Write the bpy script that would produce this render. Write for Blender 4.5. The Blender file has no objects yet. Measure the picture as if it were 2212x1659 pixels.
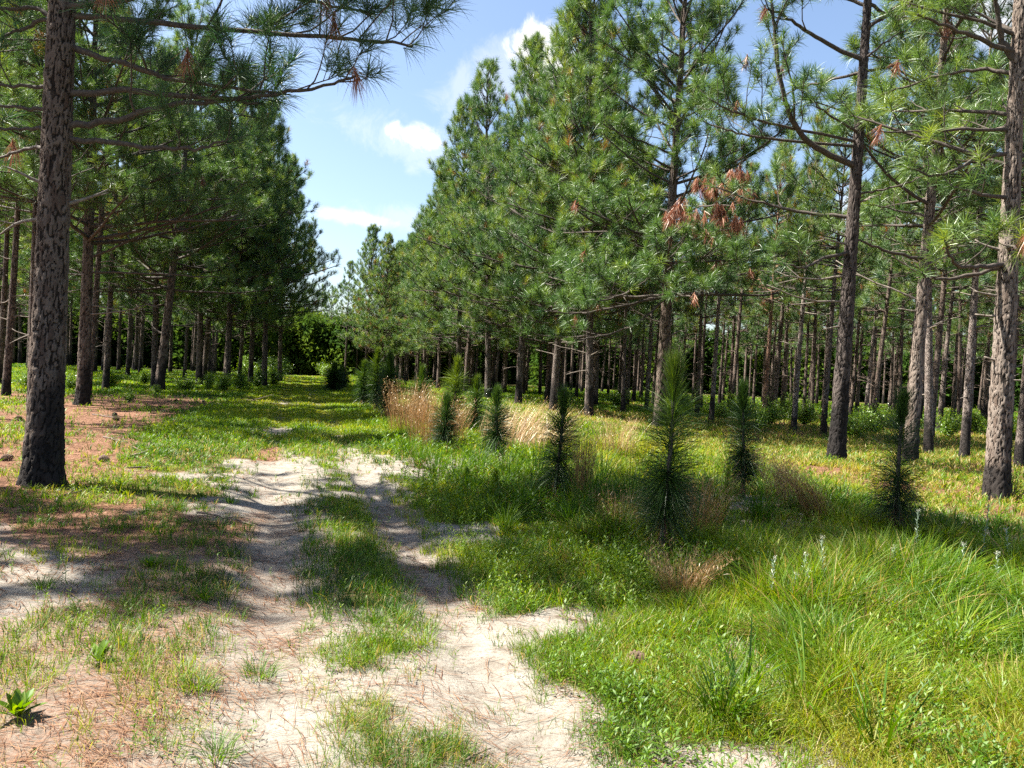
import bpy, math, random
import numpy as np
from mathutils import Vector, Matrix, Euler

sc = bpy.context.scene
COL = sc.collection
R = math.radians
rng = np.random.default_rng(11)
random.seed(11)

# ------------------------------------------------------------------ camera, sky, sun, exposure
F, CX, CY = 1640.0, 1106.0, 829.5          # focal length and centre in units of a 2212 px wide picture
YAW, PITCH, ROLL, CAMH = 15.2, 1.0, 2.8, 1.62
cam = bpy.data.cameras.new('camera'); cam_o = bpy.data.objects.new('camera', cam); COL.objects.link(cam_o)
cam.sensor_width = 36.0; cam.lens = 36.0 * F / 2212.0; cam.clip_start = 0.05; cam.clip_end = 3000
CM = Matrix.Rotation(R(-YAW), 3, 'Z') @ Matrix.Rotation(R(90 - PITCH), 3, 'X') @ Matrix.Rotation(R(ROLL), 3, 'Z')
cam_o.matrix_world = Matrix.Translation((0, 0, CAMH)) @ CM.to_4x4()
sc.camera = cam_o

SUN_AZ, SUN_EL = -68.0, 55.0               # azimuth from +Y (the track), negative is left
sv = Vector((math.sin(R(SUN_AZ)) * math.cos(R(SUN_EL)), math.cos(R(SUN_AZ)) * math.cos(R(SUN_EL)), math.sin(R(SUN_EL))))
sun = bpy.data.lights.new('sun', 'SUN'); sun.energy = 5.0; sun.angle = R(0.5); sun.color = (1.0, 0.94, 0.84)
sun_o = bpy.data.objects.new('sun', sun); COL.objects.link(sun_o)
sun_o.rotation_euler = sv.to_track_quat('Z', 'Y').to_euler()

sc.view_settings.view_transform = 'Standard'; sc.view_settings.look = 'None'
sc.view_settings.exposure = 2.22; sc.view_settings.gamma = 1.0; sc.view_settings.use_curve_mapping = False
sc.cycles.max_bounces = 6; sc.cycles.diffuse_bounces = 1; sc.cycles.glossy_bounces = 2
sc.cycles.transmission_bounces = 4; sc.cycles.transparent_max_bounces = 4
sc.cycles.use_denoising = False; sc.cycles.sample_clamp_indirect = 4.0
sc.cycles.use_adaptive_sampling = True; sc.cycles.adaptive_threshold = 0.015


def ray(px, py):
    return CM @ Vector(((px - CX) / F, (CY - py) / F, -1.0))


def world_dir(px, py):
    return ray(px, py).normalized()


def build_world():
    w = bpy.data.worlds.new('World'); sc.world = w; w.use_nodes = True
    nt = w.node_tree; N = nt.nodes; L = nt.links; N.clear()
    out = N.new('ShaderNodeOutputWorld')
    sky = N.new('ShaderNodeTexSky'); sky.sky_type = 'NISHITA'; sky.sun_disc = False
    sky.sun_elevation = R(SUN_EL); sky.sun_rotation = R(SUN_AZ); sky.air_density = 1.0; sky.dust_density = 1.6; sky.ozone_density = 1.5
    bg = N.new('ShaderNodeBackground'); bg.inputs[1].default_value = 0.055
    L.new(sky.outputs[0], bg.inputs[0])
    cb = N.new('ShaderNodeBackground'); cb.inputs[0].default_value = (1.0, 0.99, 0.97, 1); cb.inputs[1].default_value = 0.30
    tc = N.new('ShaderNodeTexCoord')
    noi = N.new('ShaderNodeTexNoise'); noi.inputs['Scale'].default_value = 16; noi.inputs['Detail'].default_value = 10; noi.inputs['Roughness'].default_value = 0.68; noi.inputs['Distortion'].default_value = .6
    L.new(tc.outputs['Generated'], noi.inputs['Vector'])

    def m(op, a, b=None):
        n = N.new('ShaderNodeMath'); n.operation = op
        for i, v in enumerate((a, b)):
            if v is None: continue
            if isinstance(v, (int, float)): n.inputs[i].default_value = v
            else: L.new(v, n.inputs[i])
        return n.outputs[0]

    def dot(vec):
        n = N.new('ShaderNodeVectorMath'); n.operation = 'DOT_PRODUCT'
        L.new(tc.outputs['Generated'], n.inputs[0]); n.inputs[1].default_value = vec
        return n.outputs['Value']
    total = None
    #        px    py   half width, half height (radians), thickness, tilt
    for px, py, a, b, k, tl in ((895, 292, .046, .022, 1.0, -8), (855, 278, .022, .018, 1.0, 10), (765, 470, .06, .012, .62, -3), (715, 462, .03, .011, .5, 10), (1150, 98, .04, .034, 1.1, 35),
                        (1185, 150, .04, .04, 1.1, 0), (880, 300, .11, .035, .28, -12), (960, 480, .12, .022, .25, -4), (1060, 170, .10, .05, .3, 25), (1890, 480, .05, .05, .8, 0), (1900, 560, .05, .04, .7, 0), (2170, 40, .05, .05, .7, 0),
                        (40, 190, .05, .05, .7, 0), (60, 60, .06, .05, .5, 0), (830, 705, .02, .012, .9, 0)):
        d = world_dir(px, py)
        r0 = d.cross(Vector((0, 0, 1))).normalized(); u0 = r0.cross(d)
        r = (r0 * math.cos(R(tl)) + u0 * math.sin(R(tl))); u = (u0 * math.cos(R(tl)) - r0 * math.sin(R(tl)))
        e = m('ADD', m('POWER', m('ABSOLUTE', m('DIVIDE', m('SUBTRACT', dot(r), 0.0), a)), 2), m('POWER', m('ABSOLUTE', m('DIVIDE', dot(u), b)), 2))
        e = m('SUBTRACT', 1.0, m('SQRT', e))                 # 1 at the centre, 0 at the rim
        e = m('ADD', e, m('MULTIPLY', m('SUBTRACT', noi.outputs['Fac'], 0.5), 2.6))
        front = m('GREATER_THAN', dot(d), 0.5)
        mr = N.new('ShaderNodeMapRange'); mr.interpolation_type = 'SMOOTHSTEP'
        mr.inputs['From Min'].default_value = 0.0; mr.inputs['From Max'].default_value = 0.75; mr.inputs['To Max'].default_value = k
        L.new(e, mr.inputs['Value'])
        v = m('MULTIPLY', mr.outputs[0], front)
        total = v if total is None else m('MAXIMUM', total, v)
    total = m('MINIMUM', total, 1.0)
    mix = N.new('ShaderNodeMixShader'); L.new(total, mix.inputs[0]); L.new(bg.outputs[0], mix.inputs[1]); L.new(cb.outputs[0], mix.inputs[2])
    L.new(mix.outputs[0], out.inputs[0])


build_world()

# ------------------------------------------------------------------ noise and placement helpers
_T = np.random.default_rng(5).random((256, 256))


def vnoise(x, y, s=0):
    x = np.asarray(x, float) + s * 17.31; y = np.asarray(y, float) + s * 9.77
    xi = np.floor(x).astype(int); yi = np.floor(y).astype(int); fx = x - xi; fy = y - yi
    fx = fx * fx * (3 - 2 * fx); fy = fy * fy * (3 - 2 * fy)
    a = _T[xi % 256, yi % 256]; b = _T[(xi + 1) % 256, yi % 256]; c = _T[xi % 256, (yi + 1) % 256]; d = _T[(xi + 1) % 256, (yi + 1) % 256]
    return (a * (1 - fx) + b * fx) * (1 - fy) + (c * (1 - fx) + d * fx) * fy


def fbm(x, y, s=0, o=4):
    t = 0; a = .5; n = 0
    for i in range(o):
        t = t + a * vnoise(x, y, s + i * 3); n += a; a *= .5; x = np.asarray(x) * 2.03; y = np.asarray(y) * 2.03
    return t / n


def sst(a, b, x):
    t = np.clip((np.asarray(x, float) - a) / (b - a), 0, 1); return t * t * (3 - 2 * t)


def xl(y): return -0.12 - 0.045 * np.maximum(0, y - 5) + 0.03 * np.maximum(0, y - 14)
def xr(y): return 1.0 - 0.02 * (y - 4)


def height(x, y):
    x = np.asarray(x, float); y = np.asarray(y, float)
    h = 0.10 * (fbm(x * .12, y * .12, 2, 3) - .5) + 0.035 * (fbm(x * .9, y * .9, 4, 3) - .5)
    near = 1 - sst(14, 30, y)
    h = h - 0.05 * np.exp(-((x - xl(y)) / .28) ** 2) * near - 0.05 * np.exp(-((x - xr(y)) / .26) ** 2) * near
    h = h + 0.09 * sst(1.6, 3.2, x) * (1 - sst(8, 12, x))
    h = h + 0.5 * (fbm(x * .012 + 3, y * .012, 8, 2) - .5) * sst(35, 90, np.hypot(x, y))
    return h


def zones(x, y):
    """sand, straw and green cover of the ground, grass density and grass height"""
    n1 = fbm(x * .8, y * .8, 21, 3); n2 = fbm(x * 2.6, y * 2.6, 31, 3); n3 = fbm(x * .3, y * .3, 41, 3)
    n = n1 * .55 + n2 * .45
    near = 1 - sst(11, 16, y)
    rutl = np.exp(-((x - xl(y)) / .27) ** 2); rutr = np.exp(-((x - xr(y)) / .24) ** 2)
    mid = sst(-.35, .25, x) * (1 - sst(1.3, 1.75, x))
    strip = sst(.12, .38, x) * (1 - sst(.62, .85, x))
    # sparse left shoulder
    left = 1 - sst(-.7, .0, x)
    far_left = 1 - sst(-3.4, -2.0, x)
    right = sst(1.35, 1.9, x + (n1 - .5) * .7)
    rut = np.maximum(rutl, rutr)
    gd_near = strip * sst(.42, .56, n) * .8
    gd_near = np.maximum(gd_near, mid * sst(.44, .58, n) * .6)
    gd_near = np.maximum(gd_near, left * sst(.44 - .08 * sst(7, 10, y), .62 - .08 * sst(7, 10, y), n) * (.42 + .3 * sst(7, 10, y)) * (1 - .6 * far_left))
    gd_near = np.maximum(gd_near, sst(1.0, 1.5, x) * sst(.42, .56, n) * .9)
    gd_near = gd_near * (1 - .90 * sst(.40, .85, rut + (n2 - .5) * .9))
    track_far = sst(.24, .44, n) * (1 - .5 * rut * (1 - sst(13, 18, y)))
    lf = far_left * (1 - sst(29, 35, y + (n3 - .5) * 8)) * (.62 + .38 * sst(.40, .52, n1 * .5 + n3 * .5)) * (1 - sst(-3.6, -2.4, x) * sst(12, 16, y))
    gd_far = track_far * (1 - .97 * lf)
    gd = gd_near * near + gd_far * (1 - near)
    right = sst(1.45, 2.1, x + (n1 - .5) * .9)
    gd = np.maximum(gd, right * (0.38 + .62 * sst(.38, .56, n)))
    inner = sst(7.2, 9.5, x + (n3 - .5) * 3)            # under the right-hand stand
    gd = gd * (1 - inner * sst(.42, .58, n1 * .6 + n3 * .4) * .75)
    straw = np.maximum(far_left * (.55 + .7 * n) * sst(5.0, 8.5, y + (n1 - .5) * 3), left * sst(.42, .62, n1 + .03) * (.38 + .35 * sst(6, 9, y)))
    straw = np.maximum(straw, sst(.50, .66, n1) * .26 * (1 - right))
    straw = np.maximum(straw, .22 * left * sst(.3, .5, n2))
    straw = np.maximum(np.maximum(straw * (1 - sst(22, 30, y)), lf * 1.1 * sst(8, 10, y)), inner * .8)
    straw = np.maximum(straw, (1 - sst(-7, -5, x)) * .8 * sst(.4, .6, n3) * sst(5, 8, y))
    green = np.maximum(sst(.35, .85, gd) * .8, sst(36, 50, np.hypot(x, y)) * .6)
    lush = sst(1.9, 3.0, x) * (1 - sst(6.5, 8.5, x))
    gh = 0.05 + .06 * n1 + right * .04 + lush * (.02 + .17 * sst(.42, .68, n1 * .6 + n2 * .4)) + .03 * (1 - near)
    return gd, straw, green, gh, right, inner


def P(px, py, fwd=None):
    """ground point under a pixel of the photograph, or the point at a given depth along the view"""
    d = ray(px, py)
    if fwd is None:
        k = -CAMH / d.z
    else:
        f = CM @ Vector((0, 0, -1)); k = fwd / d.dot(f)
    x, y = d.x * k, d.y * k
    return Vector((x, y, float(height(x, y))))


def PX(px, py, fwd):
    d = ray(px, py); f = CM @ Vector((0, 0, -1)); k = fwd / d.dot(f)
    return Vector((0, 0, CAMH)) + d * k


# ------------------------------------------------------------------ mesh helpers
def mesh_np(name, V, T, attr=None, quads=None, smooth=False):
    me = bpy.data.meshes.new(name)
    V = np.asarray(V, np.float32); nT = 0 if T is None else len(T); nQ = 0 if quads is None else len(quads)
    me.vertices.add(len(V)); me.vertices.foreach_set('co', V.ravel())
    loops = []
    if nT: loops.append(np.asarray(T, np.int32).ravel())
    if nQ: loops.append(np.asarray(quads, np.int32).ravel())
    lo = np.concatenate(loops)
    me.loops.add(len(lo)); me.loops.foreach_set('vertex_index', lo)
    me.polygons.add(nT + nQ)
    st = np.concatenate([np.arange(nT) * 3, nT * 3 + np.arange(nQ) * 4]).astype(np.int32)
    me.polygons.foreach_set('loop_start', st)
    me.update(calc_edges=True)
    if smooth: me.polygons.foreach_set('use_smooth', np.ones(nT + nQ, bool))
    if attr:
        for k, v in attr.items():
            a = me.attributes.new(k, 'FLOAT', 'POINT'); a.data.foreach_set('value', np.asarray(v, np.float32))
    me.validate(verbose=False)
    return me


def link(name, me, mat, parent=None, loc=None):
    o = bpy.data.objects.new(name, me); COL.objects.link(o)
    if mat is not None and len(me.materials) == 0: me.materials.append(mat)
    if parent is not None: o.parent = parent
    if loc is not None: o.location = loc
    return o


def tag(o, label, cat=None, group=None, kind=None):
    if label: o['label'] = label
    if cat: o['category'] = cat
    if group: o['group'] = group
    if kind: o['kind'] = kind
    return o


def empty(name, loc, rz=0, s=1.0, lean=(0, 0)):
    o = bpy.data.objects.new(name, None); COL.objects.link(o); o.location = loc
    o.rotation_euler = (lean[0], lean[1], rz); o.scale = (s, s, s); o.empty_display_size = .2
    return o


def nrm(a): return a / np.maximum(np.linalg.norm(a, axis=-1, keepdims=True), 1e-9)


class MB:
    """collects tubes, then makes one mesh"""
    def __init__(s): s.V = []; s.Q = []; s.T = []; s.n = 0; s.A = []

    def tube(s, pts, rad, sides=6, cap=True, a=0.0):
        pts = np.asarray(pts, float); rad = np.asarray(rad, float); m = len(pts)
        tan = np.gradient(pts, axis=0); tan = nrm(tan)
        ref = np.array([0, 0, 1.0]) if abs(tan[0][2]) < .9 else np.array([1.0, 0, 0])
        u = nrm(np.cross(tan, ref)); v = np.cross(tan, u)
        th = np.arange(sides) / sides * 2 * np.pi
        ring = pts[:, None] + rad[:, None, None] * (np.cos(th)[None, :, None] * u[:, None] + np.sin(th)[None, :, None] * v[:, None])
        s.V.append(ring.reshape(-1, 3)); s.A.append(np.full(m * sides, a))
        i = np.arange(m - 1)[:, None] * sides; j = np.arange(sides)[None]; k = (j + 1) % sides
        q = np.stack([i + j, i + sides + j, i + sides + k, i + k], -1).reshape(-1, 4) + s.n
        s.Q.append(q); s.n += m * sides
        if cap:
            s.V.append(pts[-1:]); s.A.append(np.full(1, a)); c = s.n; s.n += 1
            b = c - sides; jj = np.arange(sides)
            s.T.append(np.stack([b + jj, np.full(sides, c), b + (jj + 1) % sides], -1))

    def mesh(s, name, smooth=True, attr=None):
        V = np.concatenate(s.V); Q = np.concatenate(s.Q); T = np.concatenate(s.T) if s.T else None
        return mesh_np(name, V, T, {'tint': np.concatenate(s.A)} if attr is None else attr, Q, smooth)


def needle_mesh(name, pos, ax, n, ln, w, spread=(22, 95), seg=1, tint=None, run=.16, droop=.0, seed=0):
    """tufts of long needles round twig ends: pos, ax are (m,3)"""
    g = np.random.default_rng(seed); m = len(pos); N = m * n
    pos = np.repeat(pos, n, 0); ax = np.repeat(nrm(ax), n, 0)
    rnd = nrm(g.normal(size=(N, 3))); rad = nrm(rnd - (rnd * ax).sum(1, keepdims=True) * ax)
    th = np.radians(spread[0] + (spread[1] - spread[0]) * g.random(N) ** 1.0)[:, None]
    s = g.random(N)[:, None]
    th = th * (1.15 - .55 * s)
    d = nrm(ax * np.cos(th) + rad * np.sin(th))
    L = ln * (.7 + .45 * g.random(N))[:, None]
    if np.ndim(w): w = np.repeat(w, n)[:, None]
    b = pos + ax * (s - .75) * run
    side = nrm(np.cross(d, nrm(g.normal(size=(N, 3))))) * w * .5
    t = np.repeat(g.random(m) if tint is None else tint, n) + .12 * (g.random(N) - .5)
    if seg == 1:
        tip = b + d * L; tip[:, 2] -= droop * L[:, 0]
        V = np.stack([b + side, b - side, tip], 1).reshape(-1, 3)
        T = np.arange(N * 3).reshape(-1, 3); A = np.repeat(t, 3)
    else:
        mid = b + d * L * .55; tip = b + d * L; mid[:, 2] -= droop * L[:, 0] * .25; tip[:, 2] -= droop * L[:, 0]
        V = np.stack([b + side, b - side, mid + side * .8, mid - side * .8, tip], 1).reshape(-1, 3)
        o = np.arange(N)[:, None] * 5
        T = np.concatenate([o + [0, 1, 2], o + [1, 3, 2], o + [2, 3, 4]]); A = np.repeat(t, 5)
    return mesh_np(name, V, T, {'tint': A})


def blades(base, az, h, w, lean, tint, g, seg=2):
    """arching grass blades"""
    N = len(base); c = np.cos(az); s = np.sin(az)
    out = np.stack([c, s, 0 * c], 1); tw = az + np.pi / 2 + g.normal(size=N) * .7
    side = np.stack([np.cos(tw), np.sin(tw), 0 * c], 1) * (w * .5)[:, None]
    h = h[:, None]; lean = lean[:, None]

    def at(t):
        p = base + out * lean * h * t ** 1.7
        p[:, 2:] += h * (t - .32 * lean * t * t)
        return p
    if seg == 1:
        V = np.stack([base + side, base - side, at(1.0)], 1).reshape(-1, 3); T = np.arange(N * 3).reshape(-1, 3); return V, T, np.repeat(tint, 3)
    m = at(.5); q = at(.8); t = at(1.0)
    V = np.stack([base + side * .7, base - side * .7, m + side, m - side, q + side * .6, q - side * .6, t], 1).reshape(-1, 3)
    o = np.arange(N)[:, None] * 7
    T = np.concatenate([o + [0, 1, 2], o + [1, 3, 2], o + [2, 3, 4], o + [3, 5, 4], o + [4, 5, 6]])
    return V, T, np.repeat(tint, 7)


def leaves(pos, d, L, W, tint, g, flat=None):
    """lance-shaped leaves folded along the midrib"""
    N = len(pos); d = nrm(d)
    ref = np.tile([0, 0, 1.0], (N, 1)) if flat is None else flat
    side = nrm(np.cross(d, ref + .3 * g.normal(size=(N, 3)))); up = np.cross(side, d)
    L = np.asarray(L)[:, None]; W = np.asarray(W)[:, None]
    m = pos + d * L * .45 + up * W * .1
    a = m + side * W * .5; b = m - side * W * .5; t = pos + d * L; t[:, 2] -= L[:, 0] * .15
    V = np.stack([pos, a, b, t], 1).reshape(-1, 3); o = np.arange(N)[:, None] * 4
    T = np.concatenate([o + [0, 1, 2], o + [1, 3, 2]])
    return V, T, np.repeat(tint, 4)


def join(parts):
    V = []; T = []; A = []; n = 0
    for v, t, a in parts:
        V.append(v); T.append(t + n); A.append(a); n += len(v)
    return np.concatenate(V), np.concatenate(T), np.concatenate(A)


# ------------------------------------------------------------------ materials
def newmat(name):
    m = bpy.data.materials.new(name); m.use_nodes = True; nt = m.node_tree; nt.nodes.clear()
    return m, nt.nodes, nt.links


ALB = .84


def ramp(N, stops):
    r = N.new('ShaderNodeValToRGB'); e = r.color_ramp.elements
    while len(e) < len(stops): e.new(.5)
    for i, (p, c) in enumerate(stops): e[i].position = p; e[i].color = (c[0] * ALB, c[1] * ALB, c[2] * ALB, 1)
    return r


def leaf_mat(name, stops, trans=.35, gloss=.06, rough=.4, objvar=.0):
    m, N, L = newmat(name)
    at = N.new('ShaderNodeAttribute'); at.attribute_name = 'tint'
    src = at.outputs['Fac']
    if objvar:
        oi = N.new('ShaderNodeObjectInfo'); ma = N.new('ShaderNodeMath'); ma.operation = 'MULTIPLY_ADD'
        L.new(oi.outputs['Random'], ma.inputs[0]); ma.inputs[1].default_value = objvar; L.new(src, ma.inputs[2])
        mb = N.new('ShaderNodeMath'); mb.operation = 'SUBTRACT'; L.new(ma.outputs[0], mb.inputs[0]); mb.inputs[1].default_value = objvar * .5; src = mb.outputs[0]
    r = ramp(N, stops); L.new(src, r.inputs[0])
    d = N.new('ShaderNodeBsdfDiffuse'); t = N.new('ShaderNodeBsdfTranslucent'); g = N.new('ShaderNodeBsdfGlossy'); g.inputs['Roughness'].default_value = rough
    g.inputs['Color'].default_value = (.9, .95, .9, 1)
    L.new(r.outputs[0], d.inputs[0])
    hs = N.new('ShaderNodeHueSaturation'); hs.inputs['Hue'].default_value = .485; hs.inputs['Saturation'].default_value = 1.1; hs.inputs['Value'].default_value = 1.45
    L.new(r.outputs[0], hs.inputs['Color']); L.new(hs.outputs[0], t.inputs[0])
    m1 = N.new('ShaderNodeMixShader'); m1.inputs[0].default_value = trans; L.new(d.outputs[0], m1.inputs[1]); L.new(t.outputs[0], m1.inputs[2])
    m2 = N.new('ShaderNodeMixShader'); m2.inputs[0].default_value = gloss; L.new(m1.outputs[0], m2.inputs[1]); L.new(g.outputs[0], m2.inputs[2])
    o = N.new('ShaderNodeOutputMaterial'); L.new(m2.outputs[0], o.inputs[0])
    return m


def bark_mat(name, plate=(.12, .092, .078), plate2=(.235, .195, .17), red=(.15, .075, .05), crev=(.012, .009, .008), sc_=1.0, char=0.9, bump=1.0, plated=False):
    m, N, L = newmat(name)
    tc = N.new('ShaderNodeTexCoord'); mp = N.new('ShaderNodeMapping'); mp.inputs['Scale'].default_value = (sc_ * 1.0, sc_ * 1.0, sc_ * .42)
    L.new(tc.outputs['Object'], mp.inputs[0])
    dn = N.new('ShaderNodeTexNoise'); dn.inputs['Scale'].default_value = 7; dn.inputs['Detail'].default_value = 6; dn.inputs['Roughness'].default_value = .65; L.new(mp.outputs[0], dn.inputs['Vector'])
    mx = N.new('ShaderNodeMix'); mx.data_type = 'RGBA'; mx.blend_type = 'LINEAR_LIGHT'; mx.inputs[0].default_value = .16; L.new(mp.outputs[0], mx.inputs[6]); L.new(dn.outputs['Color'], mx.inputs[7])
    vo = N.new('ShaderNodeTexVoronoi'); vo.feature = 'DISTANCE_TO_EDGE'; vo.inputs['Scale'].default_value = 17; L.new(mx.outputs[2], vo.inputs['Vector'])
    vc = N.new('ShaderNodeTexVoronoi'); vc.inputs['Scale'].default_value = 17; L.new(mx.outputs[2], vc.inputs['Vector'])
    fn = N.new('ShaderNodeTexNoise'); fn.inputs['Scale'].default_value = 55; fn.inputs['Detail'].default_value = 6; fn.inputs['Roughness'].default_value = .75; L.new(mp.outputs[0], fn.inputs['Vector'])
    wn = N.new('ShaderNodeMath'); wn.operation = 'MULTIPLY_ADD'; L.new(fn.outputs['Fac'], wn.inputs[0]); wn.inputs[1].default_value = .26; L.new(vo.outputs['Distance'], wn.inputs[2])
    ed = N.new('ShaderNodeMapRange'); ed.interpolation_type = 'SMOOTHSTEP'; ed.inputs['From Min'].default_value = .125; ed.inputs['From Max'].default_value = .25; L.new(wn.outputs[0], ed.inputs['Value'])
    if plated:
        pa = N.new('ShaderNodeAttribute'); pa.attribute_name = 'plate'; ca = N.new('ShaderNodeAttribute'); ca.attribute_name = 'cell'
        wn = N.new('ShaderNodeMath'); wn.operation = 'MULTIPLY_ADD'; L.new(fn.outputs['Fac'], wn.inputs[0]); wn.inputs[1].default_value = .7; L.new(pa.outputs['Fac'], wn.inputs[2])
        ed.inputs['From Min'].default_value = .34; ed.inputs['From Max'].default_value = .92; L.new(wn.outputs[0], ed.inputs['Value'])
    sep = N.new('ShaderNodeSeparateColor'); L.new(vc.outputs['Color'], sep.inputs[0])
    c1 = ramp(N, [(.0, red), (.3, plate), (.7, plate2), (1.0, plate)]); 
    cell = ca.outputs['Fac'] if plated else sep.outputs[0]
    ad = N.new('ShaderNodeMath'); ad.operation = 'MULTIPLY_ADD'; L.new(fn.outputs['Fac'], ad.inputs[0]); ad.inputs[1].default_value = .9; 
    sb = N.new('ShaderNodeMath'); sb.operation = 'MULTIPLY_ADD'; L.new(cell, sb.inputs[0]); sb.inputs[1].default_value = .6; sb.inputs[2].default_value = -.2; L.new(sb.outputs[0], ad.inputs[2])
    L.new(ad.outputs[0], c1.inputs[0])
    m1 = N.new('ShaderNodeMix'); m1.data_type = 'RGBA'; m1.inputs[6].default_value = (*crev, 1); L.new(ed.outputs[0], m1.inputs[0]); L.new(c1.outputs[0], m1.inputs[7])
    last = m1.outputs[2]
    if char:
        sx = N.new('ShaderNodeSeparateXYZ'); L.new(tc.outputs['Object'], sx.inputs[0])
        cn = N.new('ShaderNodeTexNoise'); cn.inputs['Scale'].default_value = 2.2; cn.inputs['Detail'].default_value = 5; L.new(tc.outputs['Object'], cn.inputs['Vector'])
        # scorched bark rises highest on one side of the trunk
        k = N.new('ShaderNodeMath'); k.operation = 'MULTIPLY_ADD'; L.new(cn.outputs['Fac'], k.inputs[0]); k.inputs[1].default_value = -1.6; L.new(sx.outputs['Z'], k.inputs[2])
        k2 = N.new('ShaderNodeMath'); k2.operation = 'MULTIPLY_ADD'; L.new(sx.outputs['X'], k2.inputs[0]); k2.inputs[1].default_value = -2.2; L.new(k.outputs[0], k2.inputs[2])
        mr = N.new('ShaderNodeMapRange'); mr.inputs['From Min'].default_value = char - .95; mr.inputs['From Max'].default_value = char - .6; mr.inputs['To Min'].default_value = .88; mr.inputs['To Max'].default_value = 0
        L.new(k2.outputs[0], mr.inputs['Value'])
        m3 = N.new('ShaderNodeMix'); m3.data_type = 'RGBA'; L.new(mr.outputs[0], m3.inputs[0]); L.new(last, m3.inputs[6]); m3.inputs[7].default_value = (.010, .009, .009, 1); last = m3.outputs[2]
    b = N.new('ShaderNodeBsdfPrincipled'); b.inputs['Roughness'].default_value = .9; b.inputs['Specular IOR Level'].default_value = .2; L.new(last, b.inputs['Base Color'])
    hgt = N.new('ShaderNodeMath'); hgt.operation = 'MULTIPLY_ADD'; L.new(fn.outputs['Fac'], hgt.inputs[0]); hgt.inputs[1].default_value = .6; L.new(ed.outputs[0], hgt.inputs[2])
    bp = N.new('ShaderNodeBump'); bp.inputs['Strength'].default_value = bump; bp.inputs['Distance'].default_value = .022; L.new(hgt.outputs[0], bp.inputs['Height']); L.new(bp.outputs[0], b.inputs['Normal'])
    o = N.new('ShaderNodeOutputMaterial'); L.new(b.outputs[0], o.inputs[0])
    return m


def plain_mat(name, c1, c2, scale=30, rough=.85, bump=.3, stretch=(1, 1, 1)):
    m, N, L = newmat(name)
    tc = N.new('ShaderNodeTexCoord'); mp = N.new('ShaderNodeMapping'); mp.inputs['Scale'].default_value = stretch; L.new(tc.outputs['Object'], mp.inputs[0])
    n = N.new('ShaderNodeTexNoise'); n.inputs['Scale'].default_value = scale; n.inputs['Detail'].default_value = 5; L.new(mp.outputs[0], n.inputs['Vector'])
    r = ramp(N, [(.3, c1), (.7, c2)]); L.new(n.outputs['Fac'], r.inputs[0])
    b = N.new('ShaderNodeBsdfPrincipled'); b.inputs['Roughness'].default_value = rough; L.new(r.outputs[0], b.inputs['Base Color'])
    bp = N.new('ShaderNodeBump'); bp.inputs['Strength'].default_value = bump; bp.inputs['Distance'].default_value = .01; L.new(n.outputs['Fac'], bp.inputs['Height']); L.new(bp.outputs[0], b.inputs['Normal'])
    o = N.new('ShaderNodeOutputMaterial'); L.new(b.outputs[0], o.inputs[0])
    return m


BROWN = (.30, .125, .055)
M_NEEDLE = leaf_mat('pine_needles', [(0, (.026, .074, .027)), (.45, (.090, .180, .036)), (.90, (.23, .31, .04)), (.985, (.26, .12, .04))], .30, .05, .5, .25)
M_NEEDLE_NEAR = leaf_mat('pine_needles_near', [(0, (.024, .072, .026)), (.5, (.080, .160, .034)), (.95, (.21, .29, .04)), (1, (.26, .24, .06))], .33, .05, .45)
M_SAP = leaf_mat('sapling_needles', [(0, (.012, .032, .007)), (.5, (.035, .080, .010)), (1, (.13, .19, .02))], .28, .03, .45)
M_DEADN = leaf_mat('dead_needles', [(0, (.19, .075, .04)), (1, (.38, .17, .095))], .25, .03)
M_GRASS = leaf_mat('grass_blades', [(0, (.018, .055, .003)), (.35, (.058, .15, .004)), (.75, (.18, .265, .006)), (.9, (.30, .27, .04)), (1, (.36, .25, .11))], .45, .02, .5)
M_WEED = leaf_mat('weed_leaves', [(0, (.028, .08, .006)), (.6, (.09, .18, .010)), (1, (.21, .28, .02))], .42, .02, .5)
M_DRY = leaf_mat('dry_grass', [(0, (.19, .10, .035)), (.6, (.34, .21, .09)), (1, (.52, .38, .20))], .3, .04)
M_STRAW = leaf_mat('pine_straw', [(0, (.07, .03, .016)), (.5, (.18, .085, .045)), (1, (.30, .18, .10))], .1, .05)
M_WOODS = leaf_mat('broad_leaves', [(0, (.014, .035, .010)), (.6, (.045, .09, .016)), (1, (.11, .17, .025))], .3, .0)
M_SHRUB = leaf_mat('shrub_leaves', [(0, (.05, .13, .01)), (.6, (.13, .24, .018)), (1, (.26, .36, .03))], .38, .05)
M_GREY = leaf_mat('felted_leaves', [(0, (.22, .30, .20)), (1, (.40, .47, .36))], .3, .03)
M_PETAL = leaf_mat('pale_flower', [(0, (.36, .36, .28)), (1, (.50, .49, .40))], .3, .03)
M_PINK = leaf_mat('pink_petals', [(0, (.6, .12, .3)), (1, (.7, .2, .4))], .3, .03)
M_BARK = bark_mat('pine_bark')
M_BARK_N = bark_mat('plated_bark', plate=(.078, .054, .042), plate2=(.155, .122, .10), red=(.115, .056, .036), crev=(.013, .009, .007), plated=True)
M_BARK_FAR = bark_mat('pine_bark_stand', sc_=.8, plate=(.105, .074, .058), plate2=(.21, .165, .135))
M_BARK_PALE = bark_mat('pine_bark_pale', plate=(.19, .15, .13), plate2=(.34, .29, .26), crev=(.025, .019, .016))
M_PALE_N = bark_mat('plated_bark_pale', plate=(.125, .094, .075), plate2=(.235, .195, .165), red=(.12, .075, .055), crev=(.014, .010, .008), plated=True)
M_BARK_DARK = bark_mat('pine_bark_dark', plated=True, plate=(.045, .036, .032), plate2=(.11, .09, .08), red=(.06, .035, .028), char=1.6)
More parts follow.
